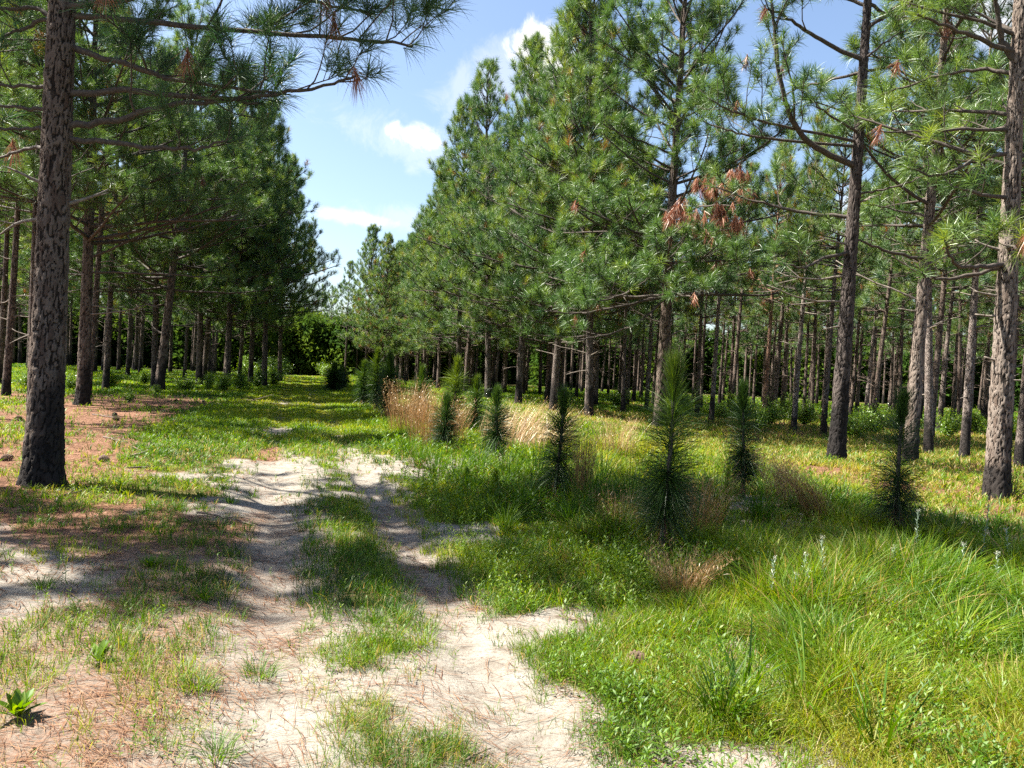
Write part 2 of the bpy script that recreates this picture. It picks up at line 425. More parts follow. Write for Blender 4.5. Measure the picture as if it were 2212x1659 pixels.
M_LIMB = plain_mat('limb_bark', (.028, .021, .017), (.095, .074, .058), 28, bump=.8)
M_DEADLIMB = plain_mat('bare_limb', (.09, .072, .06), (.26, .22, .18), 25, bump=.5)
M_STICK = plain_mat('fallen_wood', (.07, .05, .04), (.20, .14, .10), 30)
M_CONE = plain_mat('pine_cone', (.05, .03, .02), (.15, .09, .055), 60)
M_BUD = plain_mat('pale_bud', (.35, .25, .14), (.55, .45, .28), 60)


def ground_mat():
    m, N, L = newmat('sandy_ground')
    tc = N.new('ShaderNodeTexCoord')

    def noise(scale, det=5, rough=.6, st=None, rot=0):
        mp = N.new('ShaderNodeMapping'); mp.inputs['Scale'].default_value = st or (1, 1, 1); mp.inputs['Rotation'].default_value = (0, 0, rot); L.new(tc.outputs['Object'], mp.inputs[0])
        n = N.new('ShaderNodeTexNoise'); n.inputs['Scale'].default_value = scale; n.inputs['Detail'].default_value = det; n.inputs['Roughness'].default_value = rough; L.new(mp.outputs[0], n.inputs['Vector'])
        return n.outputs['Fac']

    def attr(nm):
        a = N.new('ShaderNodeAttribute'); a.attribute_name = nm; return a.outputs['Fac']

    def mask(a, n, k, lo, hi):
        x = N.new('ShaderNodeMath'); x.operation = 'MULTIPLY_ADD'; L.new(n, x.inputs[0]); x.inputs[1].default_value = k; L.new(a, x.inputs[2])
        r = N.new('ShaderNodeMapRange'); r.interpolation_type = 'SMOOTHSTEP'; r.inputs['From Min'].default_value = lo; r.inputs['From Max'].default_value = hi; L.new(x.outputs[0], r.inputs['Value'])
        return r.outputs[0]

    def mixc(f, a, b):
        x = N.new('ShaderNodeMix'); x.data_type = 'RGBA'; L.new(f, x.inputs[0])
        for i, v in ((6, a), (7, b)):
            if isinstance(v, tuple): x.inputs[i].default_value = (*v, 1)
            else: L.new(v, x.inputs[i])
        return x.outputs[2]
    n_f = noise(45, 6, .7); n_m = noise(6, 5, .65); n_s1 = noise(30, 5, .7, (1, .18, 1), .5); n_s2 = noise(34, 5, .7, (.16, 1, 1), .35); n_g = noise(260, 3, .7)
    sand = ramp(N, [(.28, (.15, .125, .10)), (.42, (.235, .21, .175)), (.62, (.31, .285, .245))]); L.new(n_m, sand.inputs[0])
    speck = ramp(N, [(.36, (.42, .33, .27)), (.46, (1, 1, 1))]); L.new(n_f, speck.inputs[0])
    mm = N.new('ShaderNodeMix'); mm.data_type = 'RGBA'; mm.blend_type = 'MULTIPLY'; mm.inputs[0].default_value = .8; L.new(sand.outputs[0], mm.inputs[6]); L.new(speck.outputs[0], mm.inputs[7])
    st = N.new('ShaderNodeMath'); st.operation = 'MAXIMUM'; L.new(n_s1, st.inputs[0]); L.new(n_s2, st.inputs[1])
    straw = ramp(N, [(.44, (.06, .030, .018)), (.56, (.185, .095, .058)), (.70, (.30, .19, .13))]); L.new(st.outputs[0], straw.inputs[0])
    litter = mask(attr('straw'), n_f, .9, .62, 1.02)
    c = mixc(litter, mm.outputs[2], straw.outputs[0])
    grn = ramp(N, [(.35, (.03, .035, .012)), (.52, (.075, .095, .018)), (.7, (.15, .16, .05))]); L.new(n_f, grn.inputs[0])
    c = mixc(mask(attr('green'), n_f, .7, .6, 1.2), c, grn.outputs[0])
    b = N.new('ShaderNodeBsdfPrincipled'); b.inputs['Roughness'].default_value = .95; b.inputs['Specular IOR Level'].default_value = .1; L.new(c, b.inputs['Base Color'])
    h1 = N.new('ShaderNodeMath'); h1.operation = 'MULTIPLY_ADD'; L.new(n_f, h1.inputs[0]); h1.inputs[1].default_value = 1.0; L.new(n_m, h1.inputs[2])
    h2 = N.new('ShaderNodeMath'); h2.operation = 'MULTIPLY_ADD'; L.new(n_g, h2.inputs[0]); h2.inputs[1].default_value = .15; L.new(h1.outputs[0], h2.inputs[2])
    bp = N.new('ShaderNodeBump'); bp.inputs['Strength'].default_value = .6; bp.inputs['Distance'].default_value = .025; L.new(h2.outputs[0], bp.inputs['Height']); L.new(bp.outputs[0], b.inputs['Normal'])
    o = N.new('ShaderNodeOutputMaterial'); L.new(b.outputs[0], o.inputs[0])
    return m


# ------------------------------------------------------------------ the ground
def build_ground():
    n = 620; u = np.linspace(-1, 1, n); k = math.asinh(700 / 2.2)
    gx = 2.2 * np.sinh(u * k) + .6; gy = 2.2 * np.sinh(u * k) + 5.0
    X, Y = np.meshgrid(gx, gy); X = X.ravel(); Y = Y.ravel()
    Z = height(X, Y); gd, straw, green, gh, right, inner = zones(X, Y)
    i = np.arange(n - 1)[:, None] * n + np.arange(n - 1)[None]; i = i.ravel()
    q = np.stack([i, i + 1, i + n + 1, i + n], -1)
    me = mesh_np('ground', np.stack([X, Y, Z], 1), None, {'straw': straw, 'green': green}, q, True)
    tag(link('ground', me, ground_mat()), None, kind='structure')


build_ground()


# ------------------------------------------------------------------ pines
def plates(th, z, r, seed, cw=.042, ch=.17):
    """irregular plates round a trunk: distance to the nearest furrow (0..1) and a random value per plate"""
    g = np.random.default_rng(seed); nt_ = max(8, int(round(2 * np.pi * r / cw))); nz = int(z.max() / ch) + 8
    jx = g.random((nt_, nz)); jz = g.random((nt_, nz)); rv = g.random((nt_, nz))
    U = th / (2 * np.pi) * nt_; W = (z + .3) / ch
    U = U + .9 * (vnoise(U * .9, W * 2.0, 7) - .5); W = W + 1.3 * (vnoise(U * .8, W * 1.1, 9) - .5)
    iu = np.floor(U).astype(int); iw = np.floor(W).astype(int)
    d1 = np.full(U.shape, 9.0); d2 = d1.copy(); val = np.zeros(U.shape)
    for a in (-1, 0, 1):
        for b in (-1, 0, 1):
            cu = (iu + a) % nt_; cz = np.clip(iw + b, 0, nz - 1)
            d = np.hypot(iu + a + jx[cu, cz] - U, iw + b + jz[cu, cz] - W)
            new = d < d1; d2 = np.where(new, d1, np.minimum(d2, d)); val = np.where(new, rv[cu, cz], val); d1 = np.where(new, d, d1)
    return sst(.02, .30, d2 - d1), val


def trunk_mesh(name, H, r0, sides=12, step=.4, curve=.12, flare=.35, seed=0, rough=.0, tip=.02):
    g = np.random.default_rng(seed); m = int(H / step) + 2
    z = np.linspace(-.15, H, m); t = np.clip(z / H, 0, 1)
    ph = g.random(4) * 6.28
    cx = curve * (np.sin(t * 3.1 + ph[0]) - math.sin(ph[0]) * 1.0) + .05 * curve * np.sin(t * 11 + ph[1]); cy = curve * (np.sin(t * 2.6 + ph[2]) - math.sin(ph[2])) + .05 * curve * np.sin(t * 9 + ph[3])
    r = r0 * ((1 - t) ** .85 * .93 + .04) + tip * 0
    r = r * (1 + flare * np.exp(-np.maximum(z, 0) / .28))
    th = np.arange(sides) / sides * 2 * np.pi
    rr = r[:, None] * np.ones(sides)[None]
    lob = 1 + flare * .35 * np.exp(-np.maximum(z, 0) / .22)[:, None] * np.cos(5 * th + ph[0])[None]
    rr = rr * lob
    if rough:
        a = fbm(th[None] * 6, z[:, None] * 7 + seed, 3, 4); 
        w = (np.minimum(th, 2 * np.pi - th) / .5).clip(0, 1)[None]
        rr = rr + .5 * rough * (a - .5) * 2 * (.3 + .7 * w)
    at = None
    if rough:
        TH = np.repeat(th[None], m, 0); ZZ = np.repeat(z[:, None], sides, 1)
        e, v = plates(TH, ZZ, r0, seed); fine = vnoise(TH * 14, ZZ * 40, 5)
        rr = rr + (e * (.55 + .6 * v) + .25 * (fine - .5) - .5) * rough * .9 * (.35 + .65 * (rr / r0).clip(0, 1))
        at = {'plate': e.ravel(), 'cell': v.ravel()}
    X = cx[:, None] + rr * np.cos(th)[None]; Y = cy[:, None] + rr * np.sin(th)[None]; Z = np.repeat(z[:, None], sides, 1)
    V = np.stack([X, Y, Z], -1).reshape(-1, 3)
    i = np.arange(m - 1)[:, None] * sides; j = np.arange(sides)[None]; k = (j + 1) % sides
    q = np.stack([i + j, i + k, i + sides + k, i + sides + j], -1).reshape(-1, 4)
    top = len(V); V = np.concatenate([V, [[cx[-1], cy[-1], H + .02]]])
    jj = np.arange(sides); b = (m - 1) * sides
    T = np.stack([b + jj, b + (jj + 1) % sides, np.full(sides, top)], -1)
    if at: at = {k_: np.append(v_, .5) for k_, v_ in at.items()}
    me = mesh_np(name, V, T, at, q, True)
    axis = lambda zz: np.array([np.interp(zz, z, cx), np.interp(zz, z, cy), zz])
    rad = lambda zz: float(np.interp(zz, z, r))
    return me, axis, rad


def curve_pts(p0, az, el, L, n, g, lift=.25, wob=.08):
    """a limb that wobbles and lifts towards its end"""
    pts = [np.array(p0, float)]; a = az; e = el
    for i in range(n):
        a += g.normal() * wob; e += lift / n + g.normal() * wob * .8
        pts.append(pts[-1] + L / n * np.array([math.cos(a) * math.cos(e), math.sin(a) * math.cos(e), math.sin(e)]))
    return np.array(pts)


def dress(mb, pts, r0, g, tufts, bare=.3, dens=1.0, sub=.38, sides=5, twig_len=.3, subsides=3, tip=.35, crook=.12):
    """a limb along pts with side branches, twigs and tufts on its outer part"""
    n = len(pts); L = float(np.linalg.norm(np.diff(pts, axis=0), axis=1).sum())
    rad = np.linspace(r0, r0 * tip, n); mb.tube(pts, rad, sides)
    d_end = pts[-1] - pts[-2]; tufts.append((pts[-1], d_end))
    k = max(1, int(round(L * (1 - bare) * 2.6 * dens)))
    cum = np.linspace(0, 1, n); sgn = 1 if g.random() < .5 else -1
    for i in range(k):
        s = bare + (1 - bare) * (i + .2 + .6 * g.random()) / k
        p = np.array([np.interp(s, cum, pts[:, c]) for c in range(3)])
        j = min(n - 2, int(s * (n - 1))); d = nrm(pts[j + 1] - pts[j])
        az = math.atan2(d[1], d[0]); el = math.asin(max(-1, min(1, d[2])))
        sgn = -sgn
        ls = L * sub * (1.12 - .75 * s) * (.6 + .7 * g.random()) + .12
        ls = min(ls, 1.7)
        q = curve_pts(p, az + sgn * R(g.uniform(30, 68)), el * .6 + R(g.uniform(-8, 30)), ls, 4, g, .55, crook)
        rs = max(.006, r0 * .42 * (1 - .5 * s))
        mb.tube(q, np.linspace(rs, rs * .5, 5), subsides, cap=False)
        tufts.append((q[-1], q[-1] - q[-2]))
        for _ in range(int(ls * 3.4 * dens + g.random())):
            s2 = g.uniform(.35, .95); p2 = np.array([np.interp(s2 * 4, np.arange(5), q[:, c]) for c in range(3)])
            dd = q[-1] - q[-2]; a2 = math.atan2(dd[1], dd[0])
            q2 = curve_pts(p2, a2 + R(g.uniform(25, 75)) * (1 if g.random() < .5 else -1), R(g.uniform(5, 55)), twig_len * g.uniform(.6, 1.3), 2, g, .5, .1)
            mb.tube(q2, [rs * .5, rs * .45, rs * .4], 3, cap=False)
            tufts.append((q2[-1], q2[-1] - q2[-2]))


def gen_pine(H, r0, cb, Lmax, seed, stubs=10, dens=1.0, nn=34, w=.011, ln=.27, edge=None, whorl=.5, nb=(3, 5), sides=10, step=.5, bare=.32):
    """meshes of one pine of the stand: trunk, branches, bare branches, crown"""
    g = np.random.default_rng(seed)
    tm, axis, rad = trunk_mesh('trunk', H, r0, sides, step, .10, .3, seed)
    tufts = []; arms = []
    z = cb
    while z < H - .5:
        t = (z - cb) / (H - cb)
        for _ in range(g.integers(nb[0], nb[1] + 1)):
            az = g.random() * 6.283
            L = Lmax * (.42 + .58 * min(1, t / .18)) * (1 - t) ** .75 * g.uniform(.65, 1.15) + .35
            if edge is not None: L *= 1 + edge * math.cos(az)
            el = R(-4 + 58 * t ** 1.1 + g.uniform(-9, 12))
            zz = z + g.uniform(-.15, .15)
            c = axis(zz)
            pts = curve_pts(c, az, el, L, 6, g, .35, .09)
            mb = MB(); arms.append(mb)
            dress(mb, pts, .012 + .011 * L, g, tufts, bare=bare if L > 1 else .1, dens=dens, sides=5)
        z += whorl * g.uniform(.75, 1.25) * (1 - .35 * t)
    top = axis(H); tufts.append((top, np.array([0, 0, 1.]))); tufts.append((top - [0, 0, .25], np.array([0, 0, 1.])))
    for _ in range(4):
        tufts.append((top + g.normal(size=3) * .12 - [0, 0, .15], np.array([g.normal() * .5, g.normal() * .5, 1.])))
    singles = []
    for _ in range(stubs):
        dead = MB(); singles.append(dead)
        zz = g.uniform(1.6, cb + .8); az = g.random() * 6.283; L = g.uniform(.15, 1.6) * (.5 + zz / cb * .7)
        pts = curve_pts(axis(zz), az, R(g.uniform(-20, 25)), L, 4, g, .1, .15)
        dead.tube(pts, np.linspace(.022, .008, 5), 4)
        if L > .8:
            for k in range(3):
                i = g.integers(2, 4); dead.tube(curve_pts(pts[i], az + g.uniform(-1, 1), g.uniform(-.4, .6), L * .35, 2, g), [.008, .006, .004], 3)
    pos = np.array([a for a, b in tufts]); ax = nrm(np.array([b for a, b in tufts])); ax = nrm(ax + [0, 0, .65])
    tint = np.clip(g.normal(.42, .26, len(pos)), .0, .9); br = g.random(len(pos)) < .012; tint[br] = 1.05
    cm = needle_mesh('crown', pos, ax, nn, ln, w, (14, 82), 1, tint, .22, .10, seed)
    cm.materials.append(M_NEEDLE); tm.materials.append(M_BARK_FAR)
    one = []
    for d, nm, mt in [(d, 'branch', M_LIMB) for d in arms] + [(d, 'bare_branch', M_DEADLIMB) for d in singles]:
        dm = d.mesh(nm); dm.materials.append(mt); one.append((nm, dm))
    tv = np.empty(len(tm.vertices) * 3, np.float32); tm.vertices.foreach_get('co', tv); tv = tv.reshape(-1, 3)
    fl = [list(p.vertices) for p in tm.polygons]
    alls = MB(); alls.V.append(tv); alls.A.append(np.zeros(len(tv))); alls.n = len(tv)
    alls.Q.append(np.array([f for f in fl if len(f) == 4])); alls.T.append(np.array([f for f in fl if len(f) == 3]))
    for d in arms + singles:                            # seen from afar, limbs and trunk are one part
        alls.V += d.V; alls.A += d.A; alls.Q += [q + alls.n for q in d.Q]; alls.T += [t + alls.n for t in d.T]; alls.n += d.n
    dm = alls.mesh('trunk'); dm.materials.append(M_BARK_FAR)
    return [('trunk', dm), ('crown', cm)], [('trunk', tm), ('crown', cm)] + one


EDGE = [gen_pine(16.5, .165, 3.0, 3.8, 100 + i, 7, .80, 60, .0125, .36, whorl=.46, nb=(3, 5), bare=.2) for i in range(4)]
EDGE_L = [gen_pine(16.5, .175, 3.6, 4.4, 140 + i, 6, .85, 60, .0125, .36, whorl=.44, nb=(3, 5), bare=.2) for i in range(3)]
INNER = [gen_pine(15.5, .135, 6.2, 2.7, 200 + i, 13, .75, 54, .013, .34, whorl=.5, bare=.2) for i in range(5)]
INNER_R = [gen_pine(12.5, .12, 5.0, 2.1, 240 + i, 12, .72, 52, .012, .33, whorl=.5, bare=.2) for i in range(5)]
FAR_R = [gen_pine(12.0, .13, 4.8, 2.2, 340 + i, 6, .6, 32, .024, .33, whorl=.65, sides=6, step=1.5, bare=.15) for i in range(3)]
FAR = [gen_pine(15.0, .16, 5.0, 2.7, 300 + i, 6, .7, 34, .026, .34, whorl=.65, sides=6, step=1.5, bare=.15) for i in range(3)]


def plant_pine(proto, loc, label, group, s=1.0, rz=None, lean=None, name='pine_tree', cat='pine tree', mats=None):
    rz = random.random() * 6.283 if rz is None else rz
    lean = (random.gauss(0, R(1.0)), random.gauss(0, R(1.0))) if lean is None else lean
    e = empty(name, loc, rz, s, lean); tag(e, label, cat, group)
    if isinstance(proto, tuple):
        proto = proto[1] if math.hypot(loc[0], loc[1]) < 32 else proto[0]
    for nm, me in proto:
        o = bpy.data.objects.new(nm, me); COL.objects.link(o); o.parent = e
        if mats and nm in mats:
            o.material_slots[0].link = 'OBJECT'; o.material_slots[0].material = mats[nm]
    return e


taken = []


def free(x, y, d):
    return all((x - a) ** 2 + (y - b) ** 2 > d * d for a, b in taken)


# --- near pines: own trunk, own limbs
def hero(name, base, H, r0, seed, label, bark, limbs=(), auto=None, nn=60, w=.006, ln=.26, lean=(0, 0), sides=40, step=.05, top_crown=None, group=None, rough=.022, curve=.06, stubs=(), nmat=None, tint0=.45):
    """limbs: (points in world space or (z, azimuth, elevation, length), radius, bare, dens)"""
    g = np.random.default_rng(seed); taken.append((base.x, base.y))
    e = empty(name, base, 0, 1, lean); tag(e, label, 'pine tree', group)
    bpy.context.view_layer.update(); inv = e.matrix_basis.inverted()
    tm, axis, rad = trunk_mesh('trunk', H, r0, sides, step, curve, .30, seed, rough)
    tk = link('trunk', tm, bark, e)

    def one(pts, r, bare, dens, crook=.22, tint=tint0, dead=0):
        mb = MB(); tufts = []
        dress(mb, pts, r, g, tufts, bare, dens, sides=8, subsides=5, crook=crook, twig_len=.26)
        bo = link('branch', mb.mesh('branch'), M_LIMB, e)
        pos = np.array([a for a, b in tufts]); ax = nrm(nrm(np.array([b for a, b in tufts])) + [0, 0, .25])
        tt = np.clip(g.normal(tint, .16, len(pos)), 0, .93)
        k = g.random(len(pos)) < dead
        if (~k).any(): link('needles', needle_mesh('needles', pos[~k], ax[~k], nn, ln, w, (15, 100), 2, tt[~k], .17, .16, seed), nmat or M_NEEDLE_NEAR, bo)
        if k.any(): link('dead_needles', needle_mesh('dead_needles', pos[k], np.tile([0, 0, -1.], (k.sum(), 1)) + .3 * ax[k], nn, ln, w, (8, 45), 2, None, .17, .1, seed), M_DEADN, bo)
    for lb in limbs:
        pts, r, bare, dens = lb[:4]
        if isinstance(pts, tuple):
            z, az, el, L = pts; pts = curve_pts(axis(z), R(az), R(el), L, 9, g, .22, .07)
        else:
            loc = [inv @ Vector(p) for p in pts]
            loc = np.array([tuple(p) for p in loc])
            # tie the first point to the trunk's axis, then smooth
            a = axis(loc[0][2]); loc[0] = a
            tt = np.linspace(0, len(loc) - 1, 4 * len(loc)); cur = np.stack([np.interp(tt, np.arange(len(loc)), loc[:, c]) for c in range(3)], 1)
            for _ in range(3): cur[1:-1] = (cur[:-2] + 2 * cur[1:-1] + cur[2:]) / 4
            cur[2:] += g.normal(size=cur[2:].shape) * .012
            pts = cur
        one(pts, r, bare, dens, dead=lb[4] if len(lb) > 4 else .03)
    if auto:
        z, z1, Lm, e0, e1, dz, k0, k1 = auto
        z0 = z
        while z < z1:
            t = (z - z0) / max(.1, z1 - z0)
            for _ in range(g.integers(k0, k1 + 1)):
                L = Lm * g.uniform(.6, 1.1) * (1 - .65 * t) + .2
                pts = curve_pts(axis(z + g.uniform(-.1, .1)), g.random() * 6.283, R(e0 + (e1 - e0) * t + g.uniform(-8, 8)), L, 7, g, .3, .08)
                one(pts, .012 + .010 * L, .22, 1.15)
            z += dz * g.uniform(.8, 1.2)
    for (z, az, el, L) in stubs:
        mb = MB(); pts = curve_pts(axis(z), R(az), R(el), L, 6, g, .15, .14); mb.tube(pts, np.linspace(.028, .010, 7), 6)
        for k in range(int(L * 2.5)):
            i = g.integers(2, 6); mb.tube(curve_pts(pts[i], R(az) + g.uniform(-1, 1), g.uniform(-.4, .6), L * .3, 3, g), [.010, .008, .006, .004], 4)
        link('bare_branch', mb.mesh('bare_branch'), M_DEADLIMB, e)
    return e


RGT = -YAW                        # world azimuth of the camera's right
def pl(f, *pts): return [PX(x, y, f if len(p) == 0 else p[0]) for x, y, *p in pts]


b = P(92, 1052)
f1 = (b - cam_o.location).dot(CM @ Vector((0, 0, -1)))
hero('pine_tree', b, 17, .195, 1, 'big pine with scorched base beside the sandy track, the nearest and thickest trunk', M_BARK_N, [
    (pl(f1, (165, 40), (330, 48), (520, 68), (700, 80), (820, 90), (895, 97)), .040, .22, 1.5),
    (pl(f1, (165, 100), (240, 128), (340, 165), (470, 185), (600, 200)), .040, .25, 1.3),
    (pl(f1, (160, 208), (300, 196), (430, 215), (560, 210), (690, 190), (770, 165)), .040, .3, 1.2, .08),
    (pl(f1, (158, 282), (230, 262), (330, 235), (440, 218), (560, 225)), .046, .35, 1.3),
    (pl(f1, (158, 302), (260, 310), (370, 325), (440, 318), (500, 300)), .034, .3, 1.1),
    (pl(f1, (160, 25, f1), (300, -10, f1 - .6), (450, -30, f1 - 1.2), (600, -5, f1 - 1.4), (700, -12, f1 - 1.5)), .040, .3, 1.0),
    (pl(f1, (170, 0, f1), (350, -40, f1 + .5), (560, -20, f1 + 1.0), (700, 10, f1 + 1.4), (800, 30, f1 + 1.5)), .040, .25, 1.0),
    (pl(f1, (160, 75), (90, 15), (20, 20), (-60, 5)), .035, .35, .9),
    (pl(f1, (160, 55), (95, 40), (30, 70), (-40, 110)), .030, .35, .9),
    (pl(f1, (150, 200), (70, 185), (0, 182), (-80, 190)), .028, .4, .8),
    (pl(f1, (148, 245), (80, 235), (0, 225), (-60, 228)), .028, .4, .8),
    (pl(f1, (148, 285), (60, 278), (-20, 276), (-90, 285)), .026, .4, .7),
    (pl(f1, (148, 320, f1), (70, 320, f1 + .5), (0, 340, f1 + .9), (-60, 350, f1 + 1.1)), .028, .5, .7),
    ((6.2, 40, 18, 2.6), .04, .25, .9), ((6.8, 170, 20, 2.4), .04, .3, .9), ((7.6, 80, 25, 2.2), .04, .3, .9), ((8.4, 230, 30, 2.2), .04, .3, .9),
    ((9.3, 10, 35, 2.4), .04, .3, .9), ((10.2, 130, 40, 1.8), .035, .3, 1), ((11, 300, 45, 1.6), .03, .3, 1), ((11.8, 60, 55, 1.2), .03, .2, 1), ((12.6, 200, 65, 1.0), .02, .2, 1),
], auto=(5.9, 16.4, 3.9, 10, 55, .48, 3, 4), sides=72, step=.025, tint0=.12, nn=60, w=.0065, ln=.33, lean=(0, R(.6)), stubs=((3.25, RGT + 15, 6, .62), (3.1, RGT + 185, -5, .7), (3.45, RGT + 195, 20, .5)))  # low tint0 puts the shade on this crown into its needle colour

b = P(178, 873); f2 = (b - cam_o.location).dot(CM @ Vector((0, 0, -1)))
hero('pine_tree', b, 15, .19, 2, 'second pine along the left of the track, straight rough trunk on red pine straw', M_BARK_N, [
    (pl(f2, (208, 478), (260, 455), (330, 437), (420, 432), (520, 430)), .045, .3, .8),
    (pl(f2, (206, 560), (250, 535), (300, 510), (350, 490), (430, 505)), .045, .35, .8),
    (pl(f2, (208, 590), (300, 590), (400, 594), (480, 600)), .035, .5, .6),
], auto=(4.9, 14.4, 4.6, 2, 55, .48, 3, 4), nn=56, w=.008, ln=.28, sides=44, step=.05, stubs=((2.7, RGT, 2, 2.2), (3.0, RGT + 10, -4, 1.4), (3.9, RGT + 180, 10, 1.0), (3.3, RGT + 40, 15, .7), (4.9, RGT + 5, 12, 2.4)), lean=(0, R(.2)))
b = P(343, 846); f3 = (b - cam_o.location).dot(CM @ Vector((0, 0, -1)))
hero('pine_tree', b, 15.5, .20, 3, 'third pine along the left of the track, leaning trunk with vine leaves at its foot', M_BARK_N, [], auto=(4.4, 15.0, 4.9, -4, 55, .50, 3, 4), nn=52, w=.010, ln=.28, sides=32, step=.07,
     lean=(0, R(3.6)), stubs=((2.8, RGT + 5, 5, 1.8), (2.4, RGT + 170, 20, 2.0), (3.4, RGT + 60, 0, 1.0), (4.0, RGT + 182, 10, 1.5)))
b = P(430, 832); f4 = (b - cam_o.location).dot(CM @ Vector((0, 0, -1)))
hero('pine_tree', b, 15.5, .18, 4, 'fourth pine along the left of the track, short dead stubs along its pale trunk', M_BARK_N, [], auto=(4.0, 15.0, 5.3, -4, 55, .50, 3, 4), nn=52, w=.011, ln=.28, sides=28, step=.08,
     lean=(0, R(-2.0)), stubs=((2.2, RGT + 170, 15, .5), (2.6, RGT, 10, .5), (3.0, RGT + 20, 0, 2.6), (3.4, RGT + 190, 20, .6)))

b = P(1806, 1000); g2 = (b - cam_o.location).dot(CM @ Vector((0, 0, -1)))
hero('pine_tree', b, 15, .175, 5, 'dark thick blackened pine standing in the open grass right of the track', M_BARK_DARK, [
    (pl(g2, (1826, 362, g2), (1762, 322, g2 - .4), (1712, 268, g2 - .8), (1688, 190, g2 - 1.0), (1676, 90, g2 - 1.1), (1668, 5, g2 - 1.2)), .07, .35, .9),
    (pl(g2, (1716, 275, g2 - .8), (1640, 262, g2 - 1.0), (1580, 240, g2 - 1.1), (1530, 215, g2 - 1.2)), .035, .15, 1.2),
    (pl(g2, (1728, 290, g2 - .7), (1640, 298, g2 - .5), (1580, 285, g2 - .2), (1520, 262, g2)), .035, .2, 1.1),
    (pl(g2, (1838, 135, g2), (1790, 95, g2 - .3), (1730, 60, g2 - .6), (1690, 30, g2 - .9), (1650, 20, g2 - 1.2)), .05, .4, .9),
    (pl(g2, (1810, 470, g2), (1740, 462, g2 + .3), (1670, 445, g2 + .6), (1600, 425, g2 + .8), (1540, 400, g2 + 1)), .045, .35, .9, .05),
    (pl(g2, (1806, 545, g2), (1775, 555, g2 - .5), (1740, 580, g2 - 1.0), (1690, 570, g2 - 1.5)), .04, .5, .9),
    (pl(g2, (1836, 160, g2), (1780, 175, g2 + .5), (1720, 190, g2 + 1), (1680, 215, g2 + 1.2)), .035, .3, 1),
    (pl(g2, (1842, 138, g2), (1880, 115, g2 - .3), (1930, 80, g2 - .5), (1990, 45, g2 - .7)), .03, .4, .9),
    (pl(g2, (1840, 160, g2), (1900, 150, g2 + .4), (1960, 130, g2 + .7), (2010, 140, g2 + 1)), .035, .35, 1),
    (pl(g2, (1850, 12, g2), (1910, 30, g2), (1990, 45, g2 + .3), (2060, 70, g2 + .6)), .04, .4, .9, .1),
    (pl(g2, (1850, 20, g2), (1800, -10, g2 + .3), (1760, 0, g2 + .5), (1720, -30, g2 + .6)), .04, .4, .9),
    (pl(g2, (1830, 290, g2), (1780, 240, g2 - .9), (1750, 215, g2 - 1.6)), .03, .3, 1),
    (pl(g2, (1818, 420, g2), (1880, 415, g2 - .3), (1950, 400, g2 - .6), (2000, 380, g2 - .9)), .03, .4, .8),
], auto=(9.2, 14.4, 3.0, 20, 60, .6, 2, 4), nn=56, w=.008, ln=.28, sides=52, step=.035, stubs=((3.4, RGT + 185, 6, 1.8), (3.95, RGT + 178, -4, 1.7), (4.6, RGT + 180, 0, .9), (2.9, RGT + 175, 5, .5), (5.5, RGT + 10, 15, 1.0)), lean=(0, R(.4)), curve=.03)

b = P(1965, 1000); g3 = (b - cam_o.location).dot(CM @ Vector((0, 0, -1)))
hero('pine_tree', b, 15, .15, 6, 'pale slim pine between the blackened pine and the nearest right-hand trunk', M_PALE_N, [
    (pl(g3, (1985, 560, g3), (1920, 545, g3 - .5), (1860, 520, g3 - .8), (1790, 500, g3 - 1)), .04, .4, .7),
    (pl(g3, (1998, 470, g3), (1940, 455, g3 + .4), (1880, 440, g3 + .5)), .03, .4, .8),
    (pl(g3, (2012, 250, g3), (1960, 232, g3), (1920, 200, g3), (1890, 190, g3)), .035, .35, .9),
    (pl(g3, (2015, 330, g3), (2070, 300, g3 - .4), (2110, 260, g3 - .7), (2150, 240, g3 - 1)), .035, .35, .9),
    (pl(g3, (2030, 60, g3), (1980, 30, g3), (1940, 35, g3)), .03, .35, .9),
], auto=(5.2, 14.4, 3.0, 5, 55, .6, 2, 4), nn=48, w=.009, ln=.28, sides=40, step=.045, stubs=((3.6, RGT + 165, 25, 2.1), (3.0, RGT + 15, 10, .6), (4.2, RGT + 182, 15, .9), (4.4, RGT - 10, 18, 1.2), (3.4, RGT + 180, -20, .5)), lean=(0, R(1.4)), curve=.05)

